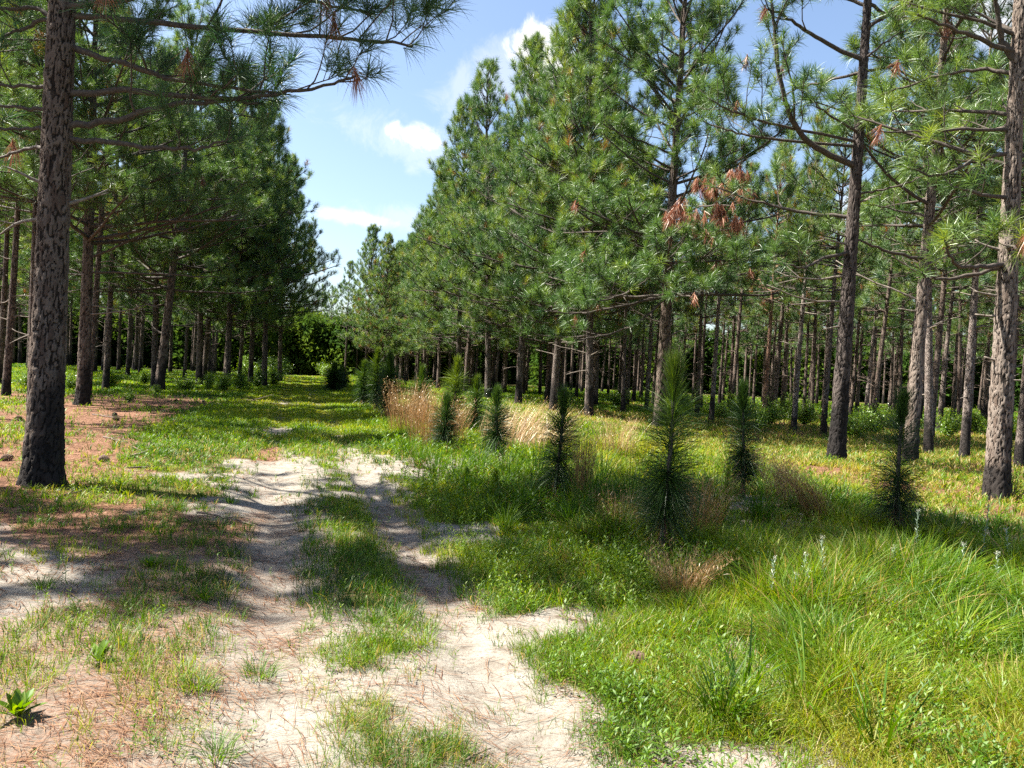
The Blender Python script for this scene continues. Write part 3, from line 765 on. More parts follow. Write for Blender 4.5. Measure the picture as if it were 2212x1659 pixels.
b = P(2152, 1086); g4 = (b - cam_o.location).dot(CM @ Vector((0, 0, -1)))
hero('pine_tree', b, 13.5, .165, 7, 'thick pale pine at the right edge with dry bush at its foot', M_PALE_N, [
    (pl(g4, (2176, 284, g4), (2090, 278, g4 - .1), (2000, 283, g4 - .2), (1900, 284, g4 - .2)), .03, .55, .6, .25),
    (pl(g4, (2186, 165, g4), (2120, 148, g4 + .2), (2050, 160, g4 + .4), (1980, 178, g4 + .6), (1900, 205, g4 + .8)), .034, .45, .8, .15),
    (pl(g4, (2180, 140, g4), (2165, 95, g4 - .1), (2155, 40, g4 - .2), (2150, -20, g4 - .3)), .06, .5, .9),
    (pl(g4, (2178, 120, g4), (2110, 85, g4 - .2), (2040, 55, g4 - .4), (1980, 30, g4 - .6)), .04, .35, .9, .1),
    (pl(g4, (2172, 335, g4), (2110, 335, g4 - .1), (2080, 360, g4 - .2), (2020, 385, g4 - .3), (1960, 360, g4 - .4)), .034, .4, .8),
    (pl(g4, (2166, 430, g4), (2110, 418, g4 - .3), (2050, 400, g4 - .6)), .034, .35, .7),
    (pl(g4, (2160, 570, g4), (2100, 580, g4 - .4), (2060, 570, g4 - .8), (2040, 520, g4 - 1.1)), .04, .45, 1.0),
    (pl(g4, (2165, 540, g4), (2180, 530, g4 - .6), (2205, 545, g4 - 1.2)), .03, .5, 1.0),
    (pl(g4, (2160, 575, g4), (2080, 600, g4 - .1), (2030, 605, g4 - .2), (1990, 590, g4 - .4)), .034, .6, .8),
], auto=(5.0, 13, 2.6, 10, 60, .7, 2, 3), nn=60, w=.0065, ln=.28, sides=64, step=.03, stubs=((3.05, RGT + 180, 3, .5), (2.75, RGT + 178, 0, .42), (3.7, RGT + 175, 15, .5), (2.1, RGT + 190, 0, .3)), lean=(0, R(-.4)), curve=.05, tint0=.6)

b = P(1425, 895, 23.5); g1 = 23.5
hero('pine_tree', b, 16.5, .20, 8, 'tall pine whose bare trunk rises behind the tallest sapling', M_BARK_N, [
    (pl(g1, (1430, 640, g1), (1380, 700, g1 - 1), (1310, 725, g1 - 2), (1240, 735, g1 - 2.5)), .04, .5, .7),
    (pl(g1, (1432, 560, g1), (1370, 570, g1 - 1.2), (1290, 600, g1 - 2.2), (1230, 590, g1 - 3)), .05, .35, 1.0, .03),
    (pl(g1, (1436, 525, g1), (1370, 500, g1 - 1), (1300, 470, g1 - 1.6), (1240, 440, g1 - 2)), .05, .35, 1.0, .06),
    (pl(g1, (1440, 480, g1), (1490, 470, g1 - .8), (1530, 500, g1 - 1.6), (1540, 520, g1 - 2.2)), .035, .25, 1.1, .75),
    (pl(g1, (1440, 340, g1), (1400, 310, g1 - .6), (1340, 290, g1 - 1.2), (1290, 260, g1 - 1.6)), .04, .3, 1.0, .12),
    (pl(g1, (1440, 478, g1), (1490, 452, g1 - 1.5), (1540, 440, g1 - 2.8), (1585, 445, g1 - 3.8)), .035, .62, 1.8, 1.0),
    (pl(g1, (1440, 490, g1), (1475, 490, g1 - 1.5), (1505, 495, g1 - 2.8), (1525, 505, g1 - 3.8)), .03, .6, 1.8, 1.0),
    (pl(g1, (1430, 610, g1), (1490, 615, g1 - 1.5), (1560, 600, g1 - 3), (1620, 590, g1 - 4)), .045, .25, 1.2),
    (pl(g1, (1430, 600, g1), (1440, 620, g1 - 1.6), (1470, 640, g1 - 3.2), (1500, 640, g1 - 4.6)), .045, .3, 1.2),
    (pl(g1, (1430, 590, g1), (1390, 610, g1 - 1.6), (1340, 640, g1 - 3.4), (1290, 650, g1 - 5)), .045, .3, 1.2),
    (pl(g1, (1430, 640, g1), (1350, 660, g1 - 1), (1250, 680, g1 - 2), (1170, 670, g1 - 3)), .045, .35, 1.2),
], auto=(4.2, 15.8, 4.2, -2, 58, .5, 3, 4), nn=54, w=.010, ln=.28, sides=36, step=.06, stubs=((3.3, RGT + 190, 0, 1.6), (2.9, RGT + 20, 0, .8)), lean=(0, R(1.0)), curve=.10)

# second rank on the right, each placed from the photograph
sec = [  # px, depth, scale, proto set, material, label
    (1272, 27, .98, EDGE, None, 'edge pine with scorched trunk, third trunk left of the tallest sapling'),
    (1194, 30, 1.0, EDGE, None, 'edge pine with pale trunk above the arching tan grass'),
    (1118, 34, 1.0, EDGE, None, 'edge pine with dark trunk behind the leaning tan grass'),
    (1052, 38, 1.02, EDGE, None, 'slender reddish edge pine rising behind the small bottlebrush sapling'),
    (985, 43, 1.0, EDGE, None, 'edge pine behind the bright green sapling top'),
    (1537, 30, .92, INNER, 'p', 'slim bare leaning pine between the tallest sapling and the dark squat sapling'),
    (1716, 27, .9, INNER, 'p', 'slender pale pine just left of the blackened pine'),
    (1780, 25, .85, INNER, None, 'thin dark pine close against the left side of the blackened pine'),
    (1870, 33, .85, INNER, 'p', 'thin pale pine right behind the blackened pine'),
    (2010, 19.5, .95, INNER, 'p', 'pale pine with pruned stubs right of the pale slim pine'),
    (2088, 18.5, .95, INNER, 'p', 'knotty pine with many crooked dead limbs near the right edge'),
    (2208, 17.0, .95, INNER, None, 'reddish pine cut by the right edge of the view'),
    (2030, 31, .95, INNER, None, 'dark pine with shrubs at its foot, behind the knotty pine'),
    (1650, 34, .95, INNER, 'r', 'reddish orange-barked pine in the open part of the right stand'),
    (1345, 34, .95, INNER, None, 'dark pine just behind the tan grass, left of the tall bare-trunked pine'),
    (1395, 38, .95, INNER, 'p', 'pale pine seen just left of the tall bare-trunked pine'),
]
M_BARK_RED = bark_mat('pine_bark_red', plate=(.27, .15, .095), plate2=(.38, .24, .17), red=(.30, .13, .07), char=.5)
for px, fw, s, proto, mt, lb in sec:
    p = P(px, 900, fw); taken.append((p.x, p.y))
    plant_pine(random.choice(INNER_R if proto is INNER else proto), p, lb, 'pines of the right-hand stand', s, mats={'trunk': {'p': M_BARK_PALE, 'r': M_BARK_RED}.get(mt, M_BARK)})

# left-hand row and stand
for px, fw, s, lb in ((228, 31, 1.0, 'pine behind the second trunk in the shaded left stand'), (12, 25, .95, 'dark thin pine at the left edge of the view'),
                      (70, 22, .95, 'pine half hidden behind the nearest thick trunk'), (333, 36, .95, 'slim pine left of the leaning third trunk'),
                      (490, 40, 1.0, 'dark pine right of the stubby fourth trunk'), (540, 48, 1.0, 'thick dark pine near the far end of the left row'),
                      (570, 44, 1.0, 'pale-sided pine near the far end of the left row'), (603, 56, 1.0, 'last pine of the left row, above the green lane')):
    p = P(px, 850, fw); taken.append((p.x, p.y))
    plant_pine(random.choice(EDGE_L if fw > 35 else INNER), p, lb, 'pines of the left-hand stand', s)


def in_view(x, y, margin=4):
    d = CM.transposed() @ Vector((x, y, 0)); f = -d.z
    return f > 1 and abs(d.x) / f < 0.675 + margin / max(f, 1)


nL = nR = nE = nF = 0
for k, xx in enumerate(np.arange(-4.2, -60, -3.6)):          # left stand
    for yy in np.arange(14, 92, 3.5 if k else 5.2):
        x = xx + random.gauss(0, .45) - (1.8 if k == 0 else 0); y = yy + random.gauss(0, .5) + (k % 2) * 1.7
        if not in_view(x, y, 2) or not free(x, y, 2.3) or random.random() < .10: continue
        if k == 0 and y < 34: continue
        if k <= 2 and y > 38 and random.random() < .5: continue
        if y > 62 and random.random() < .3: continue
        taken.append((x, y)); z = float(height(x, y))
        if k == 0 and y > 40:
            plant_pine(random.choice(EDGE_L), (x, y, z), 'dark full-crowned pine in the far part of the left track-side row', 'far pines of the left row', random.uniform(.84, .98)); nE += 1
        elif np.hypot(x, y) < 60:
            plant_pine(random.choice(INNER), (x, y, z), 'slender bare-trunked pine within the shaded left stand', 'pines inside the left stand', random.uniform(.88, 1.08)); nL += 1
        else:
            plant_pine(random.choice(FAR), (x, y, z), 'small distant pine deep in the left stand', 'distant pines of the left stand', random.uniform(.9, 1.1)); nF += 1
for k, xx in enumerate(np.arange(9.6, 75, 3.7)):             # right stand
    for yy in np.arange(10, 96, 3.3):
        x = xx + random.gauss(0, .5); y = yy + random.gauss(0, .6) + (k % 2) * 1.8
        rr = math.hypot(x, y)
        if not in_view(x, y, 2) or not free(x, y, 2.4) or rr > 95: continue
        if k == 0 and y < 42: continue
        if k <= 1 and y < 27: continue
        if rr < 23: continue
        if k > 0 and random.random() < (.04 if rr < 45 else .08): continue
        if rr > 68 and k > 2 and random.random() < .5: continue
        taken.append((x, y)); z = float(height(x, y))
        if k == 0:
            plant_pine(random.choice(EDGE), (x, y, z), 'full green pine in the sunlit edge row right of the track', 'pines of the right edge row', random.uniform(.86, 1.0) * (1 - .07 * (y > 52))); nE += 1
        elif k == 1 and y < 60 and y > 30:
            plant_pine(random.choice(EDGE), (x, y, z), 'full green pine in the second row of the right stand', 'pines of the second right row', random.uniform(.9, 1.08)); nE += 1
        elif rr < 58:
            plant_pine(random.choice(INNER_R if x / y > .40 else INNER), (x, y, z), 'slender bare-trunked pine within the right stand', 'pines inside the right stand', random.uniform(.84, 1.08)); nR += 1
        else:
            plant_pine(random.choice(FAR_R if x / y > .40 else FAR), (x, y, z), 'small distant pine deep in the right stand', 'distant pines of the right stand', random.uniform(.88, 1.08)); nF += 1
for px, fw, s in ((790, 74, .90), (745, 86, .86), (712, 96, .74), (822, 68, .80), (690, 100, .78), (770, 92, .72), (655, 105, .7), (630, 112, .7)):
    p = P(px, 800, fw)
    plant_pine(random.choice(FAR if fw > 80 else EDGE), p, 'pine closing the far end of the green lane', 'pines at the far end of the lane', s); nE += 1
# pines out of frame to the left whose shade falls over the track
for x, y, s in ((-12.5, 12.5, .95), (-7.9, 9.4, .9), (-16.5, 18.0, 1.0), (-13.0, 7.0, .95)):
    plant_pine(random.choice(INNER), (x, y, float(height(x, y))), 'pine of the left stand beyond the left edge of the view', 'pines beyond the left edge', s)
print('PINES', sum(o.name.startswith('pine_tree') for o in bpy.data.objects)); print('pines', nL, nR, nE, nF)


# ------------------------------------------------------------------ far wood and undergrowth
def woods():
    g = np.random.default_rng(77); n = 420000
    th = np.radians(g.uniform(-26, 60, n)); lay = g.integers(0, 3, n); r = 98 + lay * 7 + 5 * (fbm(th * 40, lay * 3.0, 61, 2) - .5) * 2 + g.normal(size=n) * 1.2
    top = 4.5 + 6.5 * fbm(th * 30 + lay * 5, th * 0 + lay, 51, 4)
    z = top * g.random(n) ** 1.1
    x = r * np.sin(th); y = r * np.cos(th)
    keep = z > -1
    x, y, z = x[keep], y[keep], z[keep]; n = len(x)
    pos = np.stack([x, y, z + height(x, y)], 1); d = nrm(g.normal(size=(n, 3)) + [0, 0, -.2])
    V, T, A = leaves(pos, d, g.uniform(.3, .75, n), g.uniform(.2, .45, n), np.clip(fbm(x * .4, z * .5, 71, 3) * 1.1 - .1 + .2 * g.random(n) + .2 * np.clip(1 - np.abs(np.degrees(th) + 1) / 9, 0, 1), 0, 1), g)
    n2 = 26000; t2 = np.radians(g.uniform(-28, 62, n2)); r2 = g.uniform(118, 126, n2); z2 = 8.5 * g.random(n2) * (.6 + .6 * fbm(t2 * 25, t2 * 0, 55, 3))
    x2 = r2 * np.sin(t2); y2 = r2 * np.cos(t2)
    V, T, A = join([(V, T, A), leaves(np.stack([x2, y2, z2], 1), nrm(g.normal(size=(n2, 3))), g.uniform(1.2, 2.4, n2), g.uniform(.9, 1.6, n2), g.random(n2) * .3, g)])
    tag(link('woods', mesh_np('woods', V, T, {'tint': A}), M_WOODS), 'dark dense far wood closing the view behind the pine stands', kind='stuff')


woods()


def shrub_proto(seed, R0=.7, H0=1.0, n=2600, ls=.07):
    g = np.random.default_rng(seed); mb = MB(); P_ = []
    for i in range(16):
        az = g.random() * 6.28; L = g.uniform(.5, 1) * H0
        pts = curve_pts((0, 0, -.03), az, R(g.uniform(40, 85)), L, 5, g, -.1, .12); mb.tube(pts, np.linspace(.008, .003, 6), 4)
        for k in range(n // 16):
            s = g.uniform(1.2, 5); i0 = int(min(4, s)); p = pts[i0] + (pts[min(5, i0 + 1)] - pts[i0]) * (s - i0)
            P_.append(p + g.normal(size=3) * .10 * R0)
    P_ = np.array(P_); d = nrm(g.normal(size=P_.shape) + [0, 0, .4])
    V, T, A = leaves(P_, d, g.uniform(.6, 1.3, len(P_)) * ls, g.uniform(.3, .5, len(P_)) * ls, np.clip(g.normal(.5, .22, len(P_)), 0, 1), g)
    a = mb.mesh('stems'); a.materials.append(M_STICK); f = mesh_np('foliage', V, T, {'tint': A}); f.materials.append(M_SHRUB)
    return [('stems', a), ('foliage', f)]


SHR = [shrub_proto(400 + i) for i in range(3)]


def put(proto, name, loc, label, cat, group=None, s=1.0, rz=None, mats=None):
    return plant_pine(proto, loc, label, group, s, rz, (0, 0), name, cat, mats)


for px, fw, s in ((1660, 30, 1.3), (1700, 34, 1.3), (1640, 26, 1.0), (1740, 30, 1.2), (1850, 24, 1.1), (1890, 27, 1.3), (2050, 27, 1.1), (2110, 30, 1.2), (1940, 30, 1.3), (2180, 26, 1.2), (1560, 32, 1.0), (1600, 38, 1.4), (1480, 38, 1.2), (1330, 40, 1.2)):
    put(random.choice(SHR), 'shrub', P(px, 900, fw), 'bright green leafy shrub growing between the trunks of the right stand', 'shrub', 'shrubs in the right stand', s)
for px, fw, s in ((480, 34, 1.0), (520, 38, 1.2), (555, 42, 1.2), (590, 46, 1.2), (600, 62, 1.6), (650, 98, 2.6), (672, 100, 2.6), (700, 92, 2.4), (450, 36, 1.0), (405, 33, .9), (240, 33, 1.0), (150, 30, 1.0), (60, 30, .9), (715, 74, 1.6), (632, 100, 2.8), (608, 88, 2.4), (585, 74, 2.2), (310, 38, 1.0), (530, 60, 1.8), (560, 66, 2.0)):
    put(random.choice(SHR), 'shrub', P(px, 800, fw), 'leafy green shrub under the pines along the left of the lane', 'shrub', 'shrubs in the left stand', s)
put(SHR[0], 'shrub', P(281, 866), 'small dark leafy shrub on the red straw between the second and third trunks', 'shrub', None, .5)
put(SHR[1], 'vine', P(340, 852), 'low vine leaves wrapped round the foot of the leaning third trunk', 'vine', None, .45)


# ------------------------------------------------------------------ grass, weeds, straw (uncountable cover)
def sample_ground(n, r0, r1, g, a0=-24, a1=54, power=1.0):
    """points in the wedge before the camera, denser near it"""
    u = g.random(n)
    r = r0 * (r1 / r0) ** u if power == 1 else (r0 ** (2 - power) + u * (r1 ** (2 - power) - r0 ** (2 - power))) ** (1 / (2 - power))
    th = np.radians(g.uniform(a0, a1, n))
    return r * np.sin(th), r * np.cos(th), r


SPOTS = np.array([(q.x * .93, q.y * .93) for q in (P(1430, 1235), P(1195, 1110), P(1600, 1085), P(1925, 1180), P(1066, 1000), P(978, 960), P(958, 1010))])


def low_near(x, y):
    d = np.min(np.hypot(x[:, None] - SPOTS[None, :, 0], y[:, None] - SPOTS[None, :, 1]), 1)
    return .35 + .65 * sst(.3, 1.1, d)


def build_grass():
    g = np.random.default_rng(91)
    # clumps near
    n = 185000; x, y, r = sample_ground(n, 1.3, 17, g, -48, 84)
    gd, straw, green, gh, right, inner = zones(x, y)
    keep = g.random(n) < gd ** 1.3 * (.75 + .25 * right) * 1.0
    x, y, r, gh, right, inner = (a[keep] for a in (x, y, r, gh, right, inner))
    nb = 9
    m = len(x); X = np.repeat(x, nb); Y = np.repeat(y, nb); rr = np.repeat(r, nb); N = m * nb
    a = g.random(N) * 6.283; q = g.random(N) * .045 * np.repeat(.6 + gh * 5, nb)
    X = X + np.cos(a) * q; Y = Y + np.sin(a) * q
    gh = gh * low_near(x, y)
    h = np.repeat(gh * g.uniform(.6, 1.5, m), nb) * g.uniform(.55, 1.25, N)
    base = np.stack([X, Y, height(X, Y) - .005], 1)
    hue = np.clip(.42 + .6 * (fbm(X * .7, Y * .7, 81, 3) - .5) * 2 + np.repeat(g.normal(0, .14, m), nb) + .12 * np.repeat(right, nb), 0, .86)
    dry = g.random(N) < .09 + .30 * np.repeat(inner, nb) + .12 * sst(.5, .7, fbm(X * 1.3, Y * 1.3, 85, 3)); hue[dry] = g.uniform(.9, 1, dry.sum())
    w = np.maximum(.0024, .00070 * rr) * g.uniform(.5, 1.4, N) * (1 + .4 * np.repeat(right, nb))
    V, T, A = blades(base, a + g.normal(size=N) * .5, h, w, g.uniform(.15, 1.15, N), hue, g)
    tag(link('grass', mesh_np('grass', V, T, {'tint': A}), M_GRASS), 'green grass growing over the track, its middle strip and the lush right verge', kind='stuff')
    # middle distance and far
    n = 230000; x, y, r = sample_ground(n, 16, 85, g, -30, 62, 1.0)
    gd, straw, green, gh, right, inner = zones(x, y)
    keep = g.random(n) < gd * .95; x, y, r, gh, right, inner = (a[keep] for a in (x, y, r, gh, right, inner))
    nb = 3; m = len(x); N = m * nb; X = np.repeat(x, nb) + g.normal(size=N) * .08; Y = np.repeat(y, nb) + g.normal(size=N) * .08; rr = np.repeat(r, nb)
    h = np.repeat(gh, nb) * g.uniform(.7, 1.6, N)
    lane = sst(-3.5, -2, X) * (1 - sst(3.5, 5, X))
    lrut = np.maximum(np.exp(-((X - xl(Y)) / .3) ** 2), np.exp(-((X - xr(Y)) / .3) ** 2)) * lane
    h = h * (1 - .6 * lrut)
    hue = np.clip(.45 + .16 * lane + .15 * lrut + .4 * (fbm(X * .5, Y * .5, 83, 3) - .5) * 2 + .12 * g.normal(size=N), 0, .85)
    dry = g.random(N) < .03 + .38 * np.repeat(inner, nb) * (np.repeat(r, nb) < 34); hue[dry] = .95
    base = np.stack([X, Y, height(X, Y) - .01], 1)
    V, T, A = blades(base, g.random(N) * 6.283, h, .0008 * rr * g.uniform(.6, 1.4, N), g.uniform(.2, 1.2, N), hue, g)
    tag(link('far_grass', mesh_np('far_grass', V, T, {'tint': A}), M_GRASS), 'sunlit grass carpeting the far lane and the floor of both stands', kind='stuff')


build_grass()


def build_weeds():
    g = np.random.default_rng(92)
    n = 90000; x, y, r = sample_ground(n, 1.5, 20, g, -46, 80)
    gd, straw, green, gh, right, inner = zones(x, y)
    pn = fbm(x * 1.1 + 30, y * 1.1, 95, 3)
    verge = sst(1.0, 1.6, x) * (1 - sst(3.2, 5.5, x))
    rutm = np.maximum(np.exp(-((x - xl(y)) / .38) ** 2), np.exp(-((x - xr(y)) / .32) ** 2))
    pr = np.clip(sst(.40, .64, pn) * (.34 + .5 * verge) * (.35 + .8 * gd) * (1 - .9 * rutm), 0, 1)
    keep = g.random(n) < pr; x, y, r, right, verge = (a[keep] for a in (x, y, r, right, verge)); m = len(x)
    H = (.05 + .09 * g.random(m) + .16 * verge * g.random(m) + .08 * right * g.random(m)); K = 11
    base = np.stack([x, y, height(x, y)], 1); az = g.random(m) * 6.283; lean = g.normal(size=(m, 2)) * .25
    parts = []
    top = base.copy(); top[:, 0] += lean[:, 0] * H; top[:, 1] += lean[:, 1] * H; top[:, 2] += H
    tint = np.clip(.55 + .3 * (fbm(x, y, 96, 2) - .5) * 2 + .12 * g.normal(size=m), 0, 1)
    sd = np.stack([np.full(m, .0012), np.zeros(m), np.zeros(m)], 1) * np.maximum(1, r[:, None] / 4)
    V = np.stack([base + sd, base - sd, top], 1).reshape(-1, 3); parts.append((V, np.arange(m * 3).reshape(-1, 3), np.repeat(tint * .8, 3)))
    for k in range(K):
        s = .15 + .85 * (k + .5 * g.random(m)) / K; p = base + (top - base) * s[:, None]
        a = az + k * 2.4; el = .2 + .7 * s
        d = np.stack([np.cos(a) * np.cos(el), np.sin(a) * np.cos(el), np.sin(el)], 1)
        L = (.016 + .018 * g.random(m) + .014 * verge) * np.maximum(1, r / 6); W = L * g.uniform(.18, .30, m)
        parts.append(leaves(p, d, L, W, np.clip(tint + .1 * g.normal(size=m), 0, 1), g))
    V, T, A = join(parts)
    tag(link('weeds', mesh_np('weeds', V, T, {'tint': A}), M_WEED), 'small leafy weeds along the track shoulders and verge', kind='stuff')
    # pine straw
    n = 290000; x, y, r = sample_ground(n, 1.4, 28, g, -48, 72)
    gd, straw, green, gh, right, inner = zones(x, y)
    drift = sst(.42, .60, fbm(x * 3.1, y * 3.1, 98, 3))
    keep = g.random(n) < np.clip((straw * 1.0 * (1 - .6 * right * (1 - inner)) + .14) * (.25 + 1.0 * drift), 0, 1); x, y, r = x[keep], y[keep], r[keep]; m = len(x)
    a = g.random(m) * 3.1416 * .7 + g.integers(0, 2, m) * 3.14 + 2.4 * fbm(x * .5, y * .5, 97, 2); L = g.uniform(.10, .26, m); w = np.maximum(.0014, .00042 * r) * g.uniform(.7, 1.4, m)
    bnd = g.normal(size=m) * .25

    def pt(s):
        X = x + np.cos(a + (s - .5) * bnd) * L * (s - .5); Y = y + np.sin(a + (s - .5) * bnd) * L * (s - .5)
        return np.stack([X, Y, height(X, Y) + .004 + .012 * _z], 1)
    _z = g.random(m) ** 2
    sd = np.stack([-np.sin(a), np.cos(a), 0 * a], 1) * w[:, None]
    p0, p1, p2 = pt(0), pt(.5), pt(1); p1[:, 2] += .004 * g.random(m)
    V = np.stack([p0, p1 + sd, p1 - sd, p2], 1).reshape(-1, 3); o = np.arange(m)[:, None] * 4
    T = np.concatenate([o + [0, 1, 2], o + [1, 3, 2]]); A = np.repeat(g.random(m), 4)
    tag(link('pine_straw', mesh_np('pine_straw', V, T, {'tint': A}), M_STRAW), 'fallen reddish pine needles scattered on the sand and under the trees', kind='stuff')


build_weeds()


# ------------------------------------------------------------------ pine saplings
def sapling(px, py, ptop, fw, label, seed, rad=1.0, n=4200, tint=.3, lean=(0, 0), pom=.28):
    n = int(n * .55)
    b = P(px, py, fw); g = np.random.default_rng(seed)
    H = (py - ptop) / F * fw * 1.0
    e = empty('pine_sapling', b, 0, 1, lean); tag(e, label, 'pine sapling', 'bottlebrush pine saplings in the right verge')
    mb = MB(); zz = np.linspace(-.03, H * .9, 14); st = np.stack([.02 * np.sin(zz * 3 + seed), .02 * np.cos(zz * 2.3 + seed) - .02, zz], 1)
    mb.tube(st, np.linspace(.028, .015, 14), 8); link('stem', mb.mesh('stem'), M_LIMB, e)
    ax = lambda z: np.stack([np.interp(z, zz, st[:, 0]), np.interp(z, zz, st[:, 1]), z], 1)
    w = g.random(n); top = w < .34; low = w > 1 - pom; az = g.random(n) * 6.283
    s = np.where(top, .74 + .18 * g.random(n), np.where(low, .17 + .26 * g.random(n), .36 + .38 * g.random(n))); z = s * H
    el = np.where(top, g.normal(1.22, .17, n) + .6 * (s - .82), np.where(low, g.uniform(-.8, .75, n), g.normal(.42, .28, n) + 1.0 * (s - .5)))
    L = rad * np.where(top, g.uniform(.15, .27, n), np.where(low, g.uniform(.22, .46, n), g.uniform(.24, .44, n)))
    d = np.stack([np.cos(az) * np.cos(el), np.sin(az) * np.cos(el), np.sin(el)], 1)
    p0 = ax(z) + d * .01; p1 = p0 + d * (L * .55)[:, None]; p2 = p0 + d * L[:, None]
    dr = g.uniform(.05, .4, n) * L * np.cos(el); p1[:, 2] -= dr * .22; p2[:, 2] -= dr
    sd = nrm(np.cross(d, g.normal(size=(n, 3)))) * .0017 * max(1, fw / 8)
    V = np.stack([p0 + sd, p0 - sd, p1 + sd, p1 - sd, p2], 1).reshape(-1, 3); o = np.arange(n)[:, None] * 5
    T = np.concatenate([o + [0, 1, 2], o + [1, 3, 2], o + [2, 3, 4]])
    tt = np.clip(tint + .9 * (s - .6) + .14 * g.normal(size=n), 0, 1)  # sunlight on the sapling's top painted in: tint lightens up the stem
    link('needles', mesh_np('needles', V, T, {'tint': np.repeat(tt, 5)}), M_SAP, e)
    k = 260; z = H * g.uniform(.06, .24, k); az = g.random(k) * 6.283; el = g.uniform(-1.3, -.6, k); d = np.stack([np.cos(az) * np.cos(el), np.sin(az) * np.cos(el), np.sin(el)], 1)
    L = np.minimum(g.uniform(.15, .28, k), z); p0 = ax(z); sd = nrm(np.cross(d, g.normal(size=(k, 3)))) * .0013 * max(1, fw / 7)
    V = np.stack([p0 + sd, p0 - sd, p0 + d * L[:, None]], 1).reshape(-1, 3)
    link('dead_needles', mesh_np('dead_needles', V, np.arange(k * 3).reshape(-1, 3), {'tint': np.repeat(g.random(k), 3)}), M_DEADN, e)
    mb = MB(); zz2 = np.linspace(H * .88, H * .985, 6); mb.tube(np.stack([np.full(6, st[-1, 0]), np.full(6, st[-1, 1]), zz2], 1), [.013, .016, .014, .012, .009, .004], 8)
    link('bud', mb.mesh('bud'), M_BUD, e)
    return e


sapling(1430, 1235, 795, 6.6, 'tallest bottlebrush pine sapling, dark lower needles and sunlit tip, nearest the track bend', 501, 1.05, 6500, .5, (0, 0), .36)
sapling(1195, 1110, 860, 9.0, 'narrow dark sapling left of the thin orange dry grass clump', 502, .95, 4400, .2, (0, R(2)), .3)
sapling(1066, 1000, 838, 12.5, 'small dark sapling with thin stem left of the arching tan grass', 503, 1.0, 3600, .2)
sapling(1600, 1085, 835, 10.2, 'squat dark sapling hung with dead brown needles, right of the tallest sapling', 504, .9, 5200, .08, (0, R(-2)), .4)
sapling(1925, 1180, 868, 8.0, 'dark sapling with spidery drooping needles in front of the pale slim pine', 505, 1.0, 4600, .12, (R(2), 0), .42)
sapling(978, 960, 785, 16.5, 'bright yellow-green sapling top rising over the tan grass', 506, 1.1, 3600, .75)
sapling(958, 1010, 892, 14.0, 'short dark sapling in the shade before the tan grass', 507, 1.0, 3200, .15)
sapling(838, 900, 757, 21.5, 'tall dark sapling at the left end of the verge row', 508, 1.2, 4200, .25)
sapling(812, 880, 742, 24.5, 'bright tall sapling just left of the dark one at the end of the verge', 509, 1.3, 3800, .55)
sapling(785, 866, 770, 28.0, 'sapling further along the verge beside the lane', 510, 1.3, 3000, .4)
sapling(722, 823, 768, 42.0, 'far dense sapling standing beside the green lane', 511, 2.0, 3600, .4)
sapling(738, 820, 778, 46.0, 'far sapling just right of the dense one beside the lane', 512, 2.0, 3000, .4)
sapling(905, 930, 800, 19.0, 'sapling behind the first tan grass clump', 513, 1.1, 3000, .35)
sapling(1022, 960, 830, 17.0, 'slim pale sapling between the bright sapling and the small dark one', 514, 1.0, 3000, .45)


# ------------------------------------------------------------------ dry grass clumps, tussocks, flowers
def dry_clump(px, py, h, label, seed, n=260, spread=.14, lean=.25, tint=.55, fw=None, dirn=None, group=None, green=0.0):
    g = np.random.default_rng(seed); n = int(n * .8); b = P(px, py, fw); dist = max(3.0, b.length)
    e = empty('dry_grass_clump', b); tag(e, label, 'dry grass clump', group)
    a = g.random(n) * 6.283; q = g.random(n) ** .7 * spread; base = np.stack([np.cos(a) * q, np.sin(a) * q, np.full(n, -.01)], 1)
    hh = h * g.uniform(.55, 1.1, n); az = a + g.normal(size=n) * .6 if dirn is None else R(dirn) + g.normal(size=n) * .35
    w = .0028 * max(1, dist / 7) * g.uniform(.6, 1.3, n)
    V, T, A = blades(base, az, hh, w, np.abs(g.normal(lean, .14, n)), np.clip(g.normal(tint, .2, n), 0, 1), g)
    st_ = (V, T, A)
    # feathery seed heads along the upper stalks
    k = n * 5; i = g.integers(0, n, k); s = g.uniform(.55, 1.0, k)
    ln = np.abs(g.normal(lean, .14, n))[i] * 0 + lean
    out = np.stack([np.cos(az[i]), np.sin(az[i]), 0 * s], 1); p = base[i] + out * (ln * hh[i] * s ** 1.7)[:, None]; p[:, 2] += hh[i] * (s - .32 * ln * s * s)
    d = nrm(g.normal(size=(k, 3)) * .5 + [0, 0, 1.]); V, T, A = leaves(p, d, g.uniform(.03, .06, k), np.full(k, .003 * max(1, dist / 6)), np.clip(g.normal(tint + .25, .15, k), 0, 1), g)
    V, T, A = join([st_, (V, T, A)]); link('stalks', mesh_np('stalks', V, T, {'tint': A}), M_DRY, e)
    m = n // 2; a = g.random(m) * 6.283; q = g.random(m) * spread * 1.2
    V, T, A = blades(np.stack([np.cos(a) * q, np.sin(a) * q, np.full(m, -.01)], 1), a, g.uniform(.25, .6, m) * min(h, .8), np.full(m, .003 * max(1, dist / 6)), g.uniform(.4, 1.2, m), np.clip(g.normal(.45 + green, .2, m), 0, .9), g)
    link('leaf_blades', mesh_np('leaf_blades', V, T, {'tint': A}), M_GRASS, e)
    return e


